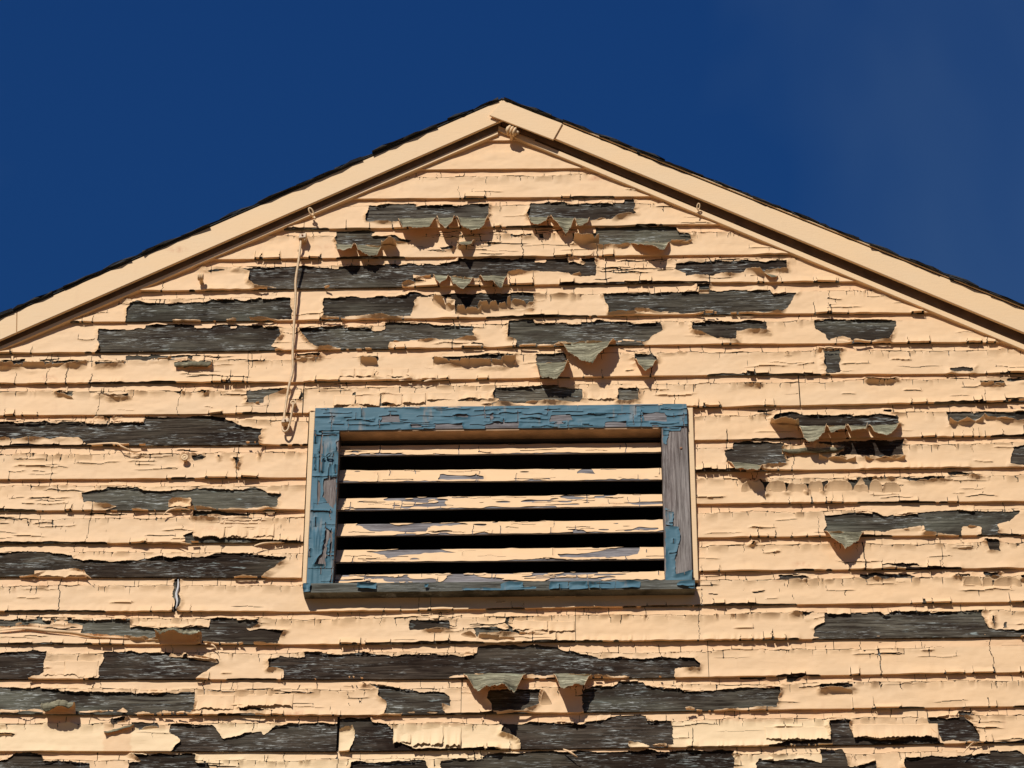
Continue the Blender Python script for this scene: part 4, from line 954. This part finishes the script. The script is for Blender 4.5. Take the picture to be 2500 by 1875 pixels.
# smaller curls along the torn edges of the bare patches
rs_ = np.random.RandomState(77); nf = 0
for row in range(2, 20):
    for poly in BARE.get(row, []):
        P_ = np.array(poly, float)
        for i in range(len(P_)):
            A_, B_ = P_[i], P_[(i + 1) % len(P_)]
            if A_[0] > B_[0]: A_, B_ = B_, A_
            dx = B_[0] - A_[0]
            if dx < 45 or abs(B_[1] - A_[1]) > .35 * dx or abs(A_[0]) > 1580: continue
            if rs_.rand() > .55: continue
            wd_ = 22 + 55 * rs_.rand(); s_ = rs_.rand() * max(0, 1 - wd_ / dx); wd_ = min(wd_, dx * .9)
            a_ = A_ + (B_ - A_) * s_; b_ = A_ + (B_ - A_) * (s_ + wd_ / dx); m_ = (a_ + b_) / 2
            zb_ = float(row_z(row, m_[0] / 1000)) * 1000; wz = m_[1] - zb_
            below = poly_sd(np.array([[m_[0] / 1000]]), np.array([[(m_[1] - 4) / 1000]]), P_ / 1000)[0, 0] > 0
            if below and wz > 14:
                flap(row, a_[0], a_[1] - 3, b_[0], b_[1] - 3 + 3 * rs_.randn(), .3 + .4 * rs_.rand(), -(6 + 12 * rs_.rand()), 42 + 36 * rs_.rand(), ['flat', 'round', 'tri', 'teeth'][nf % 4], 900 + nf); nf += 1
            elif not below and 20 < wz < 100:
                hh = min(9 + 12 * rs_.rand(), 112 - wz)
                if hh > 6: flap(row, a_[0], a_[1] + hh, b_[0], b_[1] + hh, .5, hh + 2, 26 + 30 * rs_.rand(), 'flare', 900 + nf); nf += 1

# loose strings of paint along the butt edges
def curl(row, pts, wdt=.006, seed=0):
    P = smooth_path([(a / 1000, -b / 1000, c / 1000 + Z0) for a, b, c in pts], 6)
    v = []; f = []
    n = len(P)
    for i, p in enumerate(P):
        tw = 1.2 + 2.0 * i / n; w_ = wdt * math.sin(math.pi * (i + .8) / (n + .6)) ** .5
        d = Vector((0, math.cos(tw), math.sin(tw))) * w_ / 2
        nn = Vector((0, -math.sin(tw), math.cos(tw))) * .0006
        v += [p - d - nn, p + d - nn, p + d + nn, p - d + nn]
    for i in range(n - 1):
        for j in range(4): f.append((4 * i + j, 4 * i + (j + 1) % 4, 4 * i + 4 + (j + 1) % 4, 4 * i + 4 + j))
    f += [(3, 2, 1, 0), (4 * n - 4, 4 * n - 3, 4 * n - 2, 4 * n - 1)]
    mb = MB(); mb.add(v, f, 0, True)
    par = BOARDS[row][0][2]
    for a, b, bd in BOARDS[row]:
        if a <= pts[0][0] / 1000 <= b: par = bd
    mb.build('paint_curl', M_PAINT, par)
def Wt(x, z): return (x, z)
for i, (row, pts) in enumerate(CURLS): curl(row, pts, .007 if i != 7 else .011, i)

# strip of foil flashing showing in the open joint of row 14
fb = MB()
pts = smooth_path([(-.979, .001, -1.492 + Z0), (-.977, -.002, -1.52 + Z0), (-.981, -.001, -1.545 + Z0), (-.976, -.003, -1.57 + Z0), (-.980, .0, -1.592 + Z0)], 5)
fb.tube(pts, [.0015 + .003 * math.sin(math.pi * i / (len(pts) - 1)) for i in range(len(pts))], 6)
fb.build('flashing', M_CAULK, BOARDS[14][0][2])

# ------------------------------------------------------------------ the wall behind the boards
wb = MB()
zt_l = lambda u: .1148 + .03 - .508 * abs(u)
def wallpiece(pts): wb.prism([(a, b + Z0) for a, b in pts], .022, .06)
ox0, ox1, oz0, oz1 = -.502, .500, -1.5225, -.9945
ul = (.145 - oz1) / .508
wallpiece([(-ul, oz1), (ul, oz1), (0, .145)])
ul2 = (.145 - oz0) / .508
wallpiece([(-ul2, oz0), (ox0, oz0), (ox0, oz1), (-ul, oz1)])
wallpiece([(ox1, oz0), (ul2, oz0), (ul, oz1), (ox1, oz1)])
wallpiece([(-HW, -Z0), (HW, -Z0), (HW, oz0 - .02), (ul2, oz0), (-ul2, oz0), (-HW, oz0 - .02)])
wb.build('sheathing', M_SHEATH, house)
sw = MB(); ez = Z0 - 1.56
for s in (-1, 1): sw.box(*sorted((s * HW, s * (HW - .12))), .06, 9.0, 0, ez)
sw.prism([(-HW, 0), (HW, 0), (HW, ez), (0, Z0 + .12), (-HW, ez)], 8.9, 9.0)
sw.build('wall', M_TRIM, house)

# ------------------------------------------------------------------ rake boards
def rake_board(name, pts, y0, y1, ch, mat=M_TRIM):
    mb = MB(); mb.prism([(a, b + Z0) for a, b in pts], y0, y1, 0, ch); return mb.build(name, mat, house)
XE = 3.55
lt = lambda u: .2536 + .5183 * u
lb = lambda u: .1708 + .5183 * u
rtp = lambda u: .2559 - .5095 * u
rb = lambda u: .1830 - .5207 * u
# a scarf joint near the lower left, as in the gable boards of old houses
rake_board('fascia_board', [(-1.543, lb(-1.543)), (.0035, lb(.0035)), (.0035, lt(.0035)), (-1.549, lt(-1.549))], -.034, -.024, .0015)
rake_board('fascia_board', [(-XE, lb(-XE)), (-1.5445, lb(-1.5445)), (-1.5505, lt(-1.5505)), (-XE, lt(-XE))], -.0336, -.024, .0015)
rake_board('fascia_board', [(.0045, rb(.0045)), (XE, rb(XE)), (XE, rtp(XE)), (.0045, rtp(.0045) - .004)], -.040, -.030, .0015)
rake_board('cover_board', [(-.0395, .1838), (.1717, .0818), (.2024, .1472), (.1000, .196), (.0037, .2425)], -.0462, -.0405, .0012)
rake_board('frieze_board', [(-XE, .1385 - .513 * XE), (-.012, .1385 - .513 * .012), (-.012, .1530 - .513 * .012), (-XE, .1530 - .513 * XE)], -.0110, .0135, .0012)
rake_board('frieze_board', [(-.0115, .1525 - .006), (XE, .1525 - .526 * XE), (XE, .1730 - .526 * XE), (-.0115, .1730 - .006)], -.0108, .0137, .0012)
rake_board('rake_shade_backing', [(-XE, .1520 - .513 * XE), (-.001, .1520), (-.001, .24), (-XE, lt(-XE) - .01)], -.0068, .0139, 0, M_SLOT_SHADE)  # dark strip behind the fascia, coloured as the slot's shade
rake_board('rake_shade_backing', [(.001, .1715), (XE, .1715 - .526 * XE), (XE, rtp(XE) - .01), (.001, .24)], -.0070, .0141, 0, M_SLOT_SHADE)
rake_board('rake_shade_blocking', [(-XE, lt(-XE) - .022), (-.002, lt(0) - .022), (-.002, lt(0) - .004), (-XE, lt(-XE) - .004)], -.0238, -.0073, 0, M_SLOT_SHADE)
rake_board('rake_shade_blocking', [(.002, rtp(0) - .022), (XE, rtp(XE) - .022), (XE, rtp(XE) - .004), (.002, rtp(0) - .004)], -.0298, -.0075, 0, M_SLOT_SHADE)

# ------------------------------------------------------------------ roof
rd = MB()
rd.prism([(a, b + Z0) for a, b in [(-XE - .1, .2546 - .5183 * (XE + .1)), (0, .2546), (0, .2600), (-XE - .1, .2600 - .5183 * (XE + .1))]], -.034, 9.2)
rd.prism([(a, b + Z0) for a, b in [(0, .2569), (XE + .1, .2569 - .5095 * (XE + .1)), (XE + .1, .2600 - .5095 * (XE + .1)), (0, .2600)]], -.0395, 9.2)
roof = rd.build('roof', M_ROOF, house)
de = MB(); de.prism([(a, b + Z0) for a, b in [(.205, .2562 - .5095 * .205), (XE, .2562 - .5095 * XE), (XE, .2598 - .5095 * XE), (.205, .2598 - .5095 * .205)]], -.0455, -.0402, 0, .001)
de.build('drip_edge', M_TRIM, roof)
de = MB(); de.prism([(a, b + Z0) for a, b in [(-XE, .2550 - .5183 * XE), (0, .2550), (0, .2595), (-XE, .2595 - .5183 * XE)]], -.0375, -.0345, 0, .001)
de.build('drip_edge', M_SHINGLE, roof)
random.seed(21)
variants = []
for q in range(9):
    mb = MB(); ny, nx = 7, 7; v = []; wdt = random.uniform(.27, .33)
    for lay in (0, 1):
        for i in range(nx):
            for j in range(ny):
                a = i / (nx - 1); b = j / (ny - 1)
                edge = .012 * (random.random() - .5) if j == 0 else 0
                droop = (1 - b) ** 6 * random.uniform(-.004, .004)
                v.append((a * .235 - .01 + (random.random() - .5) * .004 * (i in (0, nx - 1)), b * wdt + edge, -.004 * a + droop + lay * (.0018 + .0022 * random.random())))
    f = []
    for i in range(nx - 1):
        for j in range(ny - 1):
            k = i * ny + j
            f.append((k, k + 1, k + ny + 1, k + ny)); k += nx * ny
            f.append((k, k + ny, k + ny + 1, k + 1))
    o_ = nx * ny
    for i in range(nx - 1):
        for j in (0, ny - 1):
            k = i * ny + j; f.append((k, k + ny, k + ny + o_, k + o_))
    for j in range(ny - 1):
        for i in (0, nx - 1):
            k = i * ny + j; f.append((k, k + 1, k + 1 + o_, k + o_))
    mb.add(v, f); me = bpy.data.meshes.new('shingle'); me.from_pydata(mb.v, [], mb.f); me.materials.append(M_SHINGLE)
    mr = bpy.data.meshes.new('shingle'); mr.from_pydata([(-a, b, c) for a, b, c in mb.v], [], [tuple(reversed(q_)) for q_ in mb.f]); mr.materials.append(M_SHINGLE); variants.append((me, mr))
for side in (-1, 1):
    slope = .5183 if side < 0 else .5095; top = (.2605 if side < 0 else .2605)
    ang = math.atan(slope); ln = (XE + .05) / math.cos(ang)
    nc = int(ln / .138)
    for c in range(nc + 1):
        s_ = ln - c * .138                      # distance down the slope from the ridge to the lower edge
        if s_ < .10: continue
        s_cut = s_ < .26
        y = (-.037 if side < 0 else -.045) - random.random() * .008
        for col_ in range(2):
            o = bpy.data.objects.new('shingle', random.choice(variants)[0 if side < 0 else 1]); col.objects.link(o)
            # local +x runs up the slope, +y into the roof
            cx, sx = math.cos(ang), math.sin(ang)
            if side < 0: X = Vector((cx, 0, sx)); Zv = Vector((-sx, 0, cx))
            else: X = Vector((cx, 0, -sx)); Zv = Vector((sx, 0, cx))
            Yv = Vector((0, 1, 0))
            p = Vector((side * cx * s_, y + col_ * .335 + random.uniform(-.004, .0), Z0 + top - sx * s_)) + Zv * random.uniform(.0015, .0045)
            if side < 0:
                m4 = Matrix((X, Yv, Zv)).transposed().to_4x4()
            else:
                m4 = Matrix((X, Yv, Zv)).transposed().to_4x4()
            m4.translation = p; o.matrix_world = m4
            o.parent = roof
            if s_cut: o.scale = (s_ / .24, 1, 1)

# ------------------------------------------------------------------ louvre vent
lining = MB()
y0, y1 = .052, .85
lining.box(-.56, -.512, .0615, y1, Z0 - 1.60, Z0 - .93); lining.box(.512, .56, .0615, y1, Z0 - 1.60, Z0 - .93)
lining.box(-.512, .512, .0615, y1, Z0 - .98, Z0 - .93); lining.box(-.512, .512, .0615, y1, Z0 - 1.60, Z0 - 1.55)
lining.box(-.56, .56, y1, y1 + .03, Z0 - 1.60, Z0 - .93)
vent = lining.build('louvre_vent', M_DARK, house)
vent['label'] = 'louvre vent in a chipped blue wooden frame with peach slats'
def vpart(name, pts, ya, yb, mat, ch=.002):
    mb = MB(); mb.prism([(a, b + Z0) for a, b in pts], ya, yb, 0, ch); return mb.build(name, mat, vent)
vpart('casing_strip', [(-.5990, -1.519), (-.5865, -1.519), (-.5815, -.917), (-.5986, -.917)], -.012, .0215, M_TRIM, .0015)
vpart('casing_strip', [(.5840, -1.519), (.6004, -1.519), (.6016, -.919), (.5835, -.919)], -.012, .0215, M_TRIM, .0015)
f_top = vpart('top_rail', [(-.580, -.9935), (.5815, -.9940), (.5817, -.9148), (-.5801, -.9147)], -.025, .0212, M_GREY)
f_left = vpart('stile', [(-.585, -1.528), (-.5047, -1.528), (-.5022, -.9945), (-.5803, -.9942)], -.0245, .0613, M_GREYV)
f_right = vpart('stile', [(.4995, -1.528), (.5822, -1.528), (.5815, -.9948), (.5016, -.9948)], -.0245, .0613, M_GREYV)
f_right['label'] = 'right stile worn to bare grey wood'
# sill with a sloping top
sm_ = MB()
a0, a1 = -.5915, .5872
prof = [(-.0425, -1.5615), (.0210, -1.5615), (.0210, -1.520), (-.022, -1.5225), (-.0415, -1.5310), (-.0430, -1.5330)]
n_ = len(prof)
sm_.add([(x, y, z + Z0) for x in (a0, a1) for y, z in prof], [tuple(range(n_)), tuple(reversed(range(n_, 2 * n_)))] + [(i, n_ + i, n_ + (i + 1) % n_, (i + 1) % n_) for i in range(n_)])
sill = sm_.build('sill', M_SILLW, vent)
hl = MB(); hl.box(-.5005, .499, -.0215, .036, Z0 - .9985, Z0 - .9946); hl.build('head_lining', M_HEAD_SHADE, vent)

def flat_paint(parent, mat, u0, u1, z0, z1, bare=None, keep=None, pos=None, seed=0, step=.0026, crack=1.0, vert=False, lift=.004, app=lambda u, z: (u, z), chips=0.0, edge=0.0):
    rs = np.random.RandomState(seed)
    U = np.linspace(u0, u1, max(4, int((u1 - u0) / step))); Zs = np.linspace(z0, z1, max(4, int((z1 - z0) / (step * .8))))
    Ug, Zg = np.meshgrid(U, Zs, indexing='ij')
    au, az = app(Ug, Zg)
    pu = au + .005 * (n2(Ug * 80, Zg * 120, seed) - .5); pz = az + .004 * (n2(Ug * 60, Zg * 90, seed + 3) - .5)
    F = np.full(Ug.shape, .04 if keep is None else -.04)
    for p in (bare or []): F = np.minimum(F, poly_sd(pu, pz, np.array(p, float) / 1000))
    for p in (keep or []): F = np.maximum(F, -poly_sd(pu, pz, np.array(p, float) / 1000))
    if chips > 0:
        sc = (9, 70) if not vert else (70, 9)
        ch = n2(Ug * sc[0], Zg * sc[1], seed + 8) * .6 + n2(Ug * sc[0] * 3, Zg * sc[1] * 2, seed + 9) * .4
        F = np.minimum(F, (1 - chips - ch) * .02)
    D = np.clip(F, 0, None)
    H = .0010 + .0010 * n2(Ug * 30, Zg * 45, seed + 1) + lift * np.clip(n2(Ug * 25, Zg * 30, seed + 2) * 1.8 - .5, 0, 1) * np.clip(1 - D / .014, 0, 1) ** 2
    du = U[1] - U[0]; dz = Zs[1] - Zs[0]
    nh = int(crack * (u1 - u0) * (z1 - z0) * 900)
    for q in range(nh):
        horiz = rs.rand() < (.65 if not vert else .4)
        c0 = u0 + rs.rand() * (u1 - u0); c1 = z0 + rs.rand() * (z1 - z0); hw = .0004 + .0011 * rs.rand(); lf = .0035 * rs.rand() ** 1.5 * (lift / .004)
        if horiz:
            ln = .02 + .10 * rs.rand(); a = np.searchsorted(U, c0 - ln / 2); b = np.searchsorted(U, c0 + ln / 2)
            if b - a < 3: continue
            cl = c1 + .006 * (n1(U[a:b] * 40, q) - .5)
            Dd = Zg[a:b] - cl[:, None]
            F[a:b] = np.minimum(F[a:b], np.where(np.abs(Dd) <= dz * .51, -hw, np.maximum(np.abs(Dd) - hw, .0002)))
            H[a:b] += lf * np.where(Dd > 0, np.clip(1 - Dd / .012, 0, 1) ** 2, .3 * np.clip(1 + Dd / .008, 0, 1) ** 2)
        else:
            ln = .015 + .05 * rs.rand(); a = np.searchsorted(Zs, c1 - ln / 2); b = np.searchsorted(Zs, c1 + ln / 2)
            if b - a < 3: continue
            cl = c0 + .005 * (n1(Zs[a:b] * 60, q) - .5)
            Dd = Ug[:, a:b] - cl[None, :]
            F[:, a:b] = np.minimum(F[:, a:b], np.where(np.abs(Dd) <= du * .51, -hw, np.maximum(np.abs(Dd) - hw, .0002)))
            H[:, a:b] += lf * np.clip(1 - np.abs(Dd) / .010, 0, 1) ** 2
    if edge > 0:
        bt = edge * np.clip(n1(U * 9, seed + 31) * 2 - .7, 0, 1) * (.3 + n1(U * 70, seed + 32))
        F = np.minimum(F, Zg - z0 - bt[:, None] + .0006)
    F = np.minimum(F, .004)
    P = pos(Ug, Zg, np.minimum(H, .012))
    z = np.zeros_like(Ug)
    return sheet('paint_layer', parent, mat, F, P, rim=.0010, wrap=None, attrs={'cream': z, 'fresh': z})

def on_plane(y): return lambda u, z, h: np.stack([u, y - h, z + Z0], -1)
flat_paint(f_top, M_BLUE, -.580, .5817, -.9945, -.9143, bare=VENTP['top'], pos=on_plane(-.025), seed=51, crack=1.1, lift=.0045, chips=.18)
def stile_pos(xl, xr):
    return lambda u, z, h: np.stack([u + (z + 1.26) * xl, -.0245 - h, z + Z0], -1)
flat_paint(f_left, M_BLUE, -.5828, -.5034, -1.527, -.9950, bare=VENTP['left'], pos=stile_pos(.0047 * 1.1, 0), seed=52, crack=.9, vert=True, lift=.009, chips=.22)
flat_paint(f_right, M_BLUE, .5005, .5820, -1.527, -.9955, keep=VENTP['right'], pos=on_plane(-.0245), seed=53, crack=.6, vert=True, lift=.005)
flat_paint(sill, M_BLUE, a0, a1, -1.5615, -1.5320, keep=VENTP['sill'], pos=on_plane(-.0430), app=lambda u, z: (u, z - .004), seed=54, crack=.4, lift=.008)

# slats
SH, SD = .053, .026
for i, zl in enumerate([-1.0640, -1.1597, -1.2540, -1.3427, -1.4347, -1.5070]):
    sh = [.044, SH, SH, SH, SH, .038][i]
    sd = SD * sh / SH
    x0, x1 = -.5030, .4992
    mb = MB()
    tk = .0045
    nx_, nz_ = sd / math.hypot(sh, sd), sh / math.hypot(sh, sd)
    pr_ = [(.012, zl), (.012 + tk * nz_, zl - tk * nx_), (.012 + sd + tk * nz_, zl + sh - tk * nx_), (.012 + sd, zl + sh)]
    tl = .0050 * (random.random() - .5)
    mb.add([(x, y, z + Z0 + (tl if x > 0 else -tl)) for x in (x0, x1) for y, z in pr_], [(0, 1, 2, 3), (7, 6, 5, 4), (0, 4, 5, 1), (1, 5, 6, 2), (2, 6, 7, 3), (3, 7, 4, 0)])
    sl = mb.build('slat', M_GREY, vent)
    flat_paint(sl, M_PAINT, x0, x1, zl - .0008, zl + sh, bare=VENTP['slat'], seed=70 + i, crack=[.35, .35, .7, .4, .4, .9][i], lift=.003,
               pos=(lambda zl, sh, sd, tl: lambda u, z, h: np.stack([u, .012 + (z - zl) / sh * sd - h * .9, z + Z0 + h * .4 + tl * u / .5], -1))(zl, sh, sd, tl),
               app=(lambda zl: lambda u, z: (u, zl + (z - zl) * .74))(zl), chips=[.16, .18, .36, .27, .28, .42][i], edge=.007)
nl = MB(); nl.tube([(.560, -.024, Z0 - 1.071), (.560, -.0262, Z0 - 1.071)], .0042, 10)
nl.build('nail_head', M_STEEL, f_right)

# ------------------------------------------------------------------ fixtures on the gable
def ring(mb, c, r, t, axis='y', n=18, m=0):
    pts = []
    for i in range(n):
        a = 2 * math.pi * i / n
        if axis == 'y': pts.append((c[0] + r * math.cos(a), c[1], c[2] + r * math.sin(a)))
        elif axis == 'x': pts.append((c[0], c[1] + r * math.cos(a), c[2] + r * math.sin(a)))
        else: pts.append((c[0] + r * math.cos(a), c[1] + r * math.sin(a), c[2]))
    mb.tube(pts, t, 8, m, True)
def arc_ring(mb, c, d, r, t, n=18):
    """ring round the axis d"""
    d = Vector(d).normalized(); a = Vector((0, 1, 0)); b = d.cross(a).normalized(); a = b.cross(d)
    mb.tube([Vector(c) + (a * math.cos(2 * math.pi * i / n) + b * math.sin(2 * math.pi * i / n)) * r for i in range(n)], t, 8, 0, True)

# spool insulator under the peak
ins = empty('spool_insulator', (.038, -.05, Z0 + .118))
tag(ins, 'peach painted three ribbed spool insulator tucked under the gable peak', 'insulator', 'ribbed insulators on the gable')
def child(mb, name, mat, par):
    for i, v in enumerate(mb.v): mb.v[i] = tuple(Vector(v) - par.location)
    return mb.build(name, mat, par)
ax = Vector((.887, 0, -.462)); c0 = Vector((.034, -.034, Z0 + .128))
mb = MB(); mb.tube([c0 - ax * .019, c0 + ax * .019], .009, 12)
child(mb, 'core', M_TRIM, ins)
for q in (-1, 0, 1):
    mb = MB(); arc_ring(mb, c0 + ax * .0105 * q, ax + Vector((.1, 0, .1)), .0120, .0046); child(mb, 'rib', M_TRIM, ins)
mb = MB(); mb.tube([c0 + ax * .020 + Vector((0, -.002, .002)), c0 + ax * .027 + Vector((0, -.002, .002))], [.0065, .0045], 8)
child(mb, 'bolt', M_METAL, ins)
mb = MB(); mb.tube([c0 + Vector((0, .004, -.004)), c0 + Vector((0, .034, -.012))], .006, 8)
child(mb, 'stem', M_TRIM, ins)

# small ribbed peg on row 4
peg = empty('ribbed_peg', (-.968, 0, Z0 - .429))
tag(peg, 'small ribbed peg sticking out of the wall near the left rake', 'peg', 'ribbed insulators on the gable')
mb = MB(); mb.tube([(-.968, .002, Z0 - .429), (-.968, -.028, Z0 - .426)], [.007, .0055], 10); child(mb, 'stem', M_TRIM, peg)
for q in (-1, 0, 1):
    mb = MB(); ring(mb, (-.968 + q * .0062, -.028, Z0 - .425), .0095, .0029, 'x', 14); child(mb, 'rib', M_TRIM, peg)

# cable from its clamp down to the hanging bracket
ct = MB()
cab = smooth_path([(-.651, -.020, Z0 - .283), (-.651, -.024, Z0 - .311), (-.655, -.024, Z0 - .374), (-.661, -.022, Z0 - .44), (-.659, -.020, Z0 - .503), (-.660, -.019, Z0 - .607), (-.660, -.019, Z0 - .711), (-.657, -.018, Z0 - .772), (-.665, -.018, Z0 - .817), (-.670, -.018, Z0 - .853), (-.674, -.018, Z0 - .897), (-.677, -.020, Z0 - .941), (-.675, -.022, Z0 - .957)], 8)
ct.tube(cab, .0042, 10)
tag(ct.build('cable', M_CABLE), 'long peach painted cable hanging down the wall left of the vent', 'cable')
cl = empty('cable_clamp', (-.645, 0, Z0 - .275))
tag(cl, 'square painted clamp holding the top end of the hanging cable', 'clamp')
mb = MB(); mb.prism([(-.657, Z0 - .283), (-.634, Z0 - .280), (-.632, Z0 - .262), (-.655, Z0 - .266)], -.032, .004, 0, .0015); child(mb, 'plate', M_METAL, cl)
mb = MB(); mb.tube([(-.645, -.030, Z0 - .272), (-.645, -.0345, Z0 - .272)], .0032, 8); child(mb, 'screw', M_STEEL, cl)
mb = MB(); mb.tube([(-.637, -.026, Z0 - .279), (-.637, -.026, Z0 - .289)], .002, 6); child(mb, 'pin', M_METAL, cl)

eye = empty('wire_eye', (-.651, 0, Z0 - .892))
tag(eye, 'round painted wire eye above the top left corner of the vent', 'eye bolt')
mb = MB(); ring(mb, (-.651, -.020, Z0 - .890), .0070, .0030, 'y', 18); child(mb, 'ring', M_TRIM, eye)
mb = MB(); mb.tube([(-.651, -.018, Z0 - .890), (-.651, -.010, Z0 - .8895), (-.651, .004, Z0 - .889)], [.0085, .0095, .0095], 12); child(mb, 'collar', M_METAL, eye)
mb = MB(); ring(mb, (-.651, -.0185, Z0 - .890), .0035, .0016, 'y', 14); child(mb, 'socket', M_DARK, eye)

br = empty('cable_bracket', (-.671, 0, Z0 - .963))
tag(br, 'painted bracket with a wire loop at the lower end of the hanging cable', 'bracket')
mb = MB(); mb.prism([(-.684, Z0 - .969), (-.660, Z0 - .966), (-.661, Z0 - .952), (-.683, Z0 - .955)], -.034, -.006, 0, .0012); child(mb, 'plate', M_METAL, br)
mb = MB(); mb.tube([(-.672, -.033, Z0 - .961), (-.672, -.037, Z0 - .961)], .003, 8); child(mb, 'screw', M_STEEL, br)
mb = MB(); mb.tube(smooth_path([(-.651, -.024, Z0 - .892), (-.650, -.027, Z0 - .906), (-.655, -.026, Z0 - .945), (-.660, -.026, Z0 - .977), (-.663, -.026, Z0 - .990), (-.671, -.026, Z0 - .9975), (-.679, -.024, Z0 - .990), (-.681, -.020, Z0 - .975)], 7), .0034, 9); child(mb, 'wire_loop', M_CABLE, br)
mb = MB(); mb.tube([(-.672, -.008, Z0 - .975), (-.672, .004, Z0 - .975)], .006, 8); child(mb, 'stem', M_METAL, br)

def screw_eye(name, label, x, z, ysurf, ang, size, mat=M_TRIM, group='screw eyes on the gable'):
    r = empty(name, (x, ysurf, Z0 + z)); tag(r, label, 'screw eye', group)
    d = Vector((math.sin(R(ang)), 0, math.cos(R(ang))))
    c = Vector((x, ysurf - size * .9, Z0 + z))
    mb = MB(); mb.tube([(x, ysurf + .004, Z0 + z), (x, ysurf - size * .7, Z0 + z)], size * .16, 8); child(mb, 'shank', mat, r)
    pts = []
    side = Vector((d.z, 0, -d.x))
    for i in range(16):
        a = 2 * math.pi * i / 16
        pts.append(c + d * (size * .55 * math.cos(a) + size * .35) + side * size * .26 * math.sin(a) + Vector((0, -size * .25 * math.cos(a), 0)))
    mb = MB(); mb.tube(pts, size * .13, 7, 0, True); child(mb, 'loop', mat, r)
    mb = MB(); mb.tube([c - d * size * .5 + Vector((0, size * .3, 0)), c - d * size * .95 + Vector((0, size * .25, 0))], size * .15, 8); child(mb, 'tail', mat, r)
screw_eye('screw_eye', 'painted screw eye on the left rake trim above the cable', -.616, -.187, -.011, -30, .022)
screw_eye('screw_eye', 'small painted screw eye on the right rake trim', .641, -.182, -.0108, 10, .017)
screw_eye('screw_eye', 'blue painted screw eye on the left side of the vent frame', -.536, -1.092, -.026, 60, .016, M_BLUE)
kn = empty('round_knob', (-.982, 0, Z0 - 1.081)); tag(kn, 'round painted screw knob on the wall far left of the vent', 'knob')
mb = MB(); ring(mb, (-.982, -.014, Z0 - 1.079), .0085, .0036, 'y', 16); child(mb, 'rim', M_TRIM, kn)
mb = MB(); mb.tube([(-.982, .004, Z0 - 1.081), (-.982, -.010, Z0 - 1.0795), (-.982, -.016, Z0 - 1.079)], [.006, .006, .0085], 12); child(mb, 'stem', M_TRIM, kn)
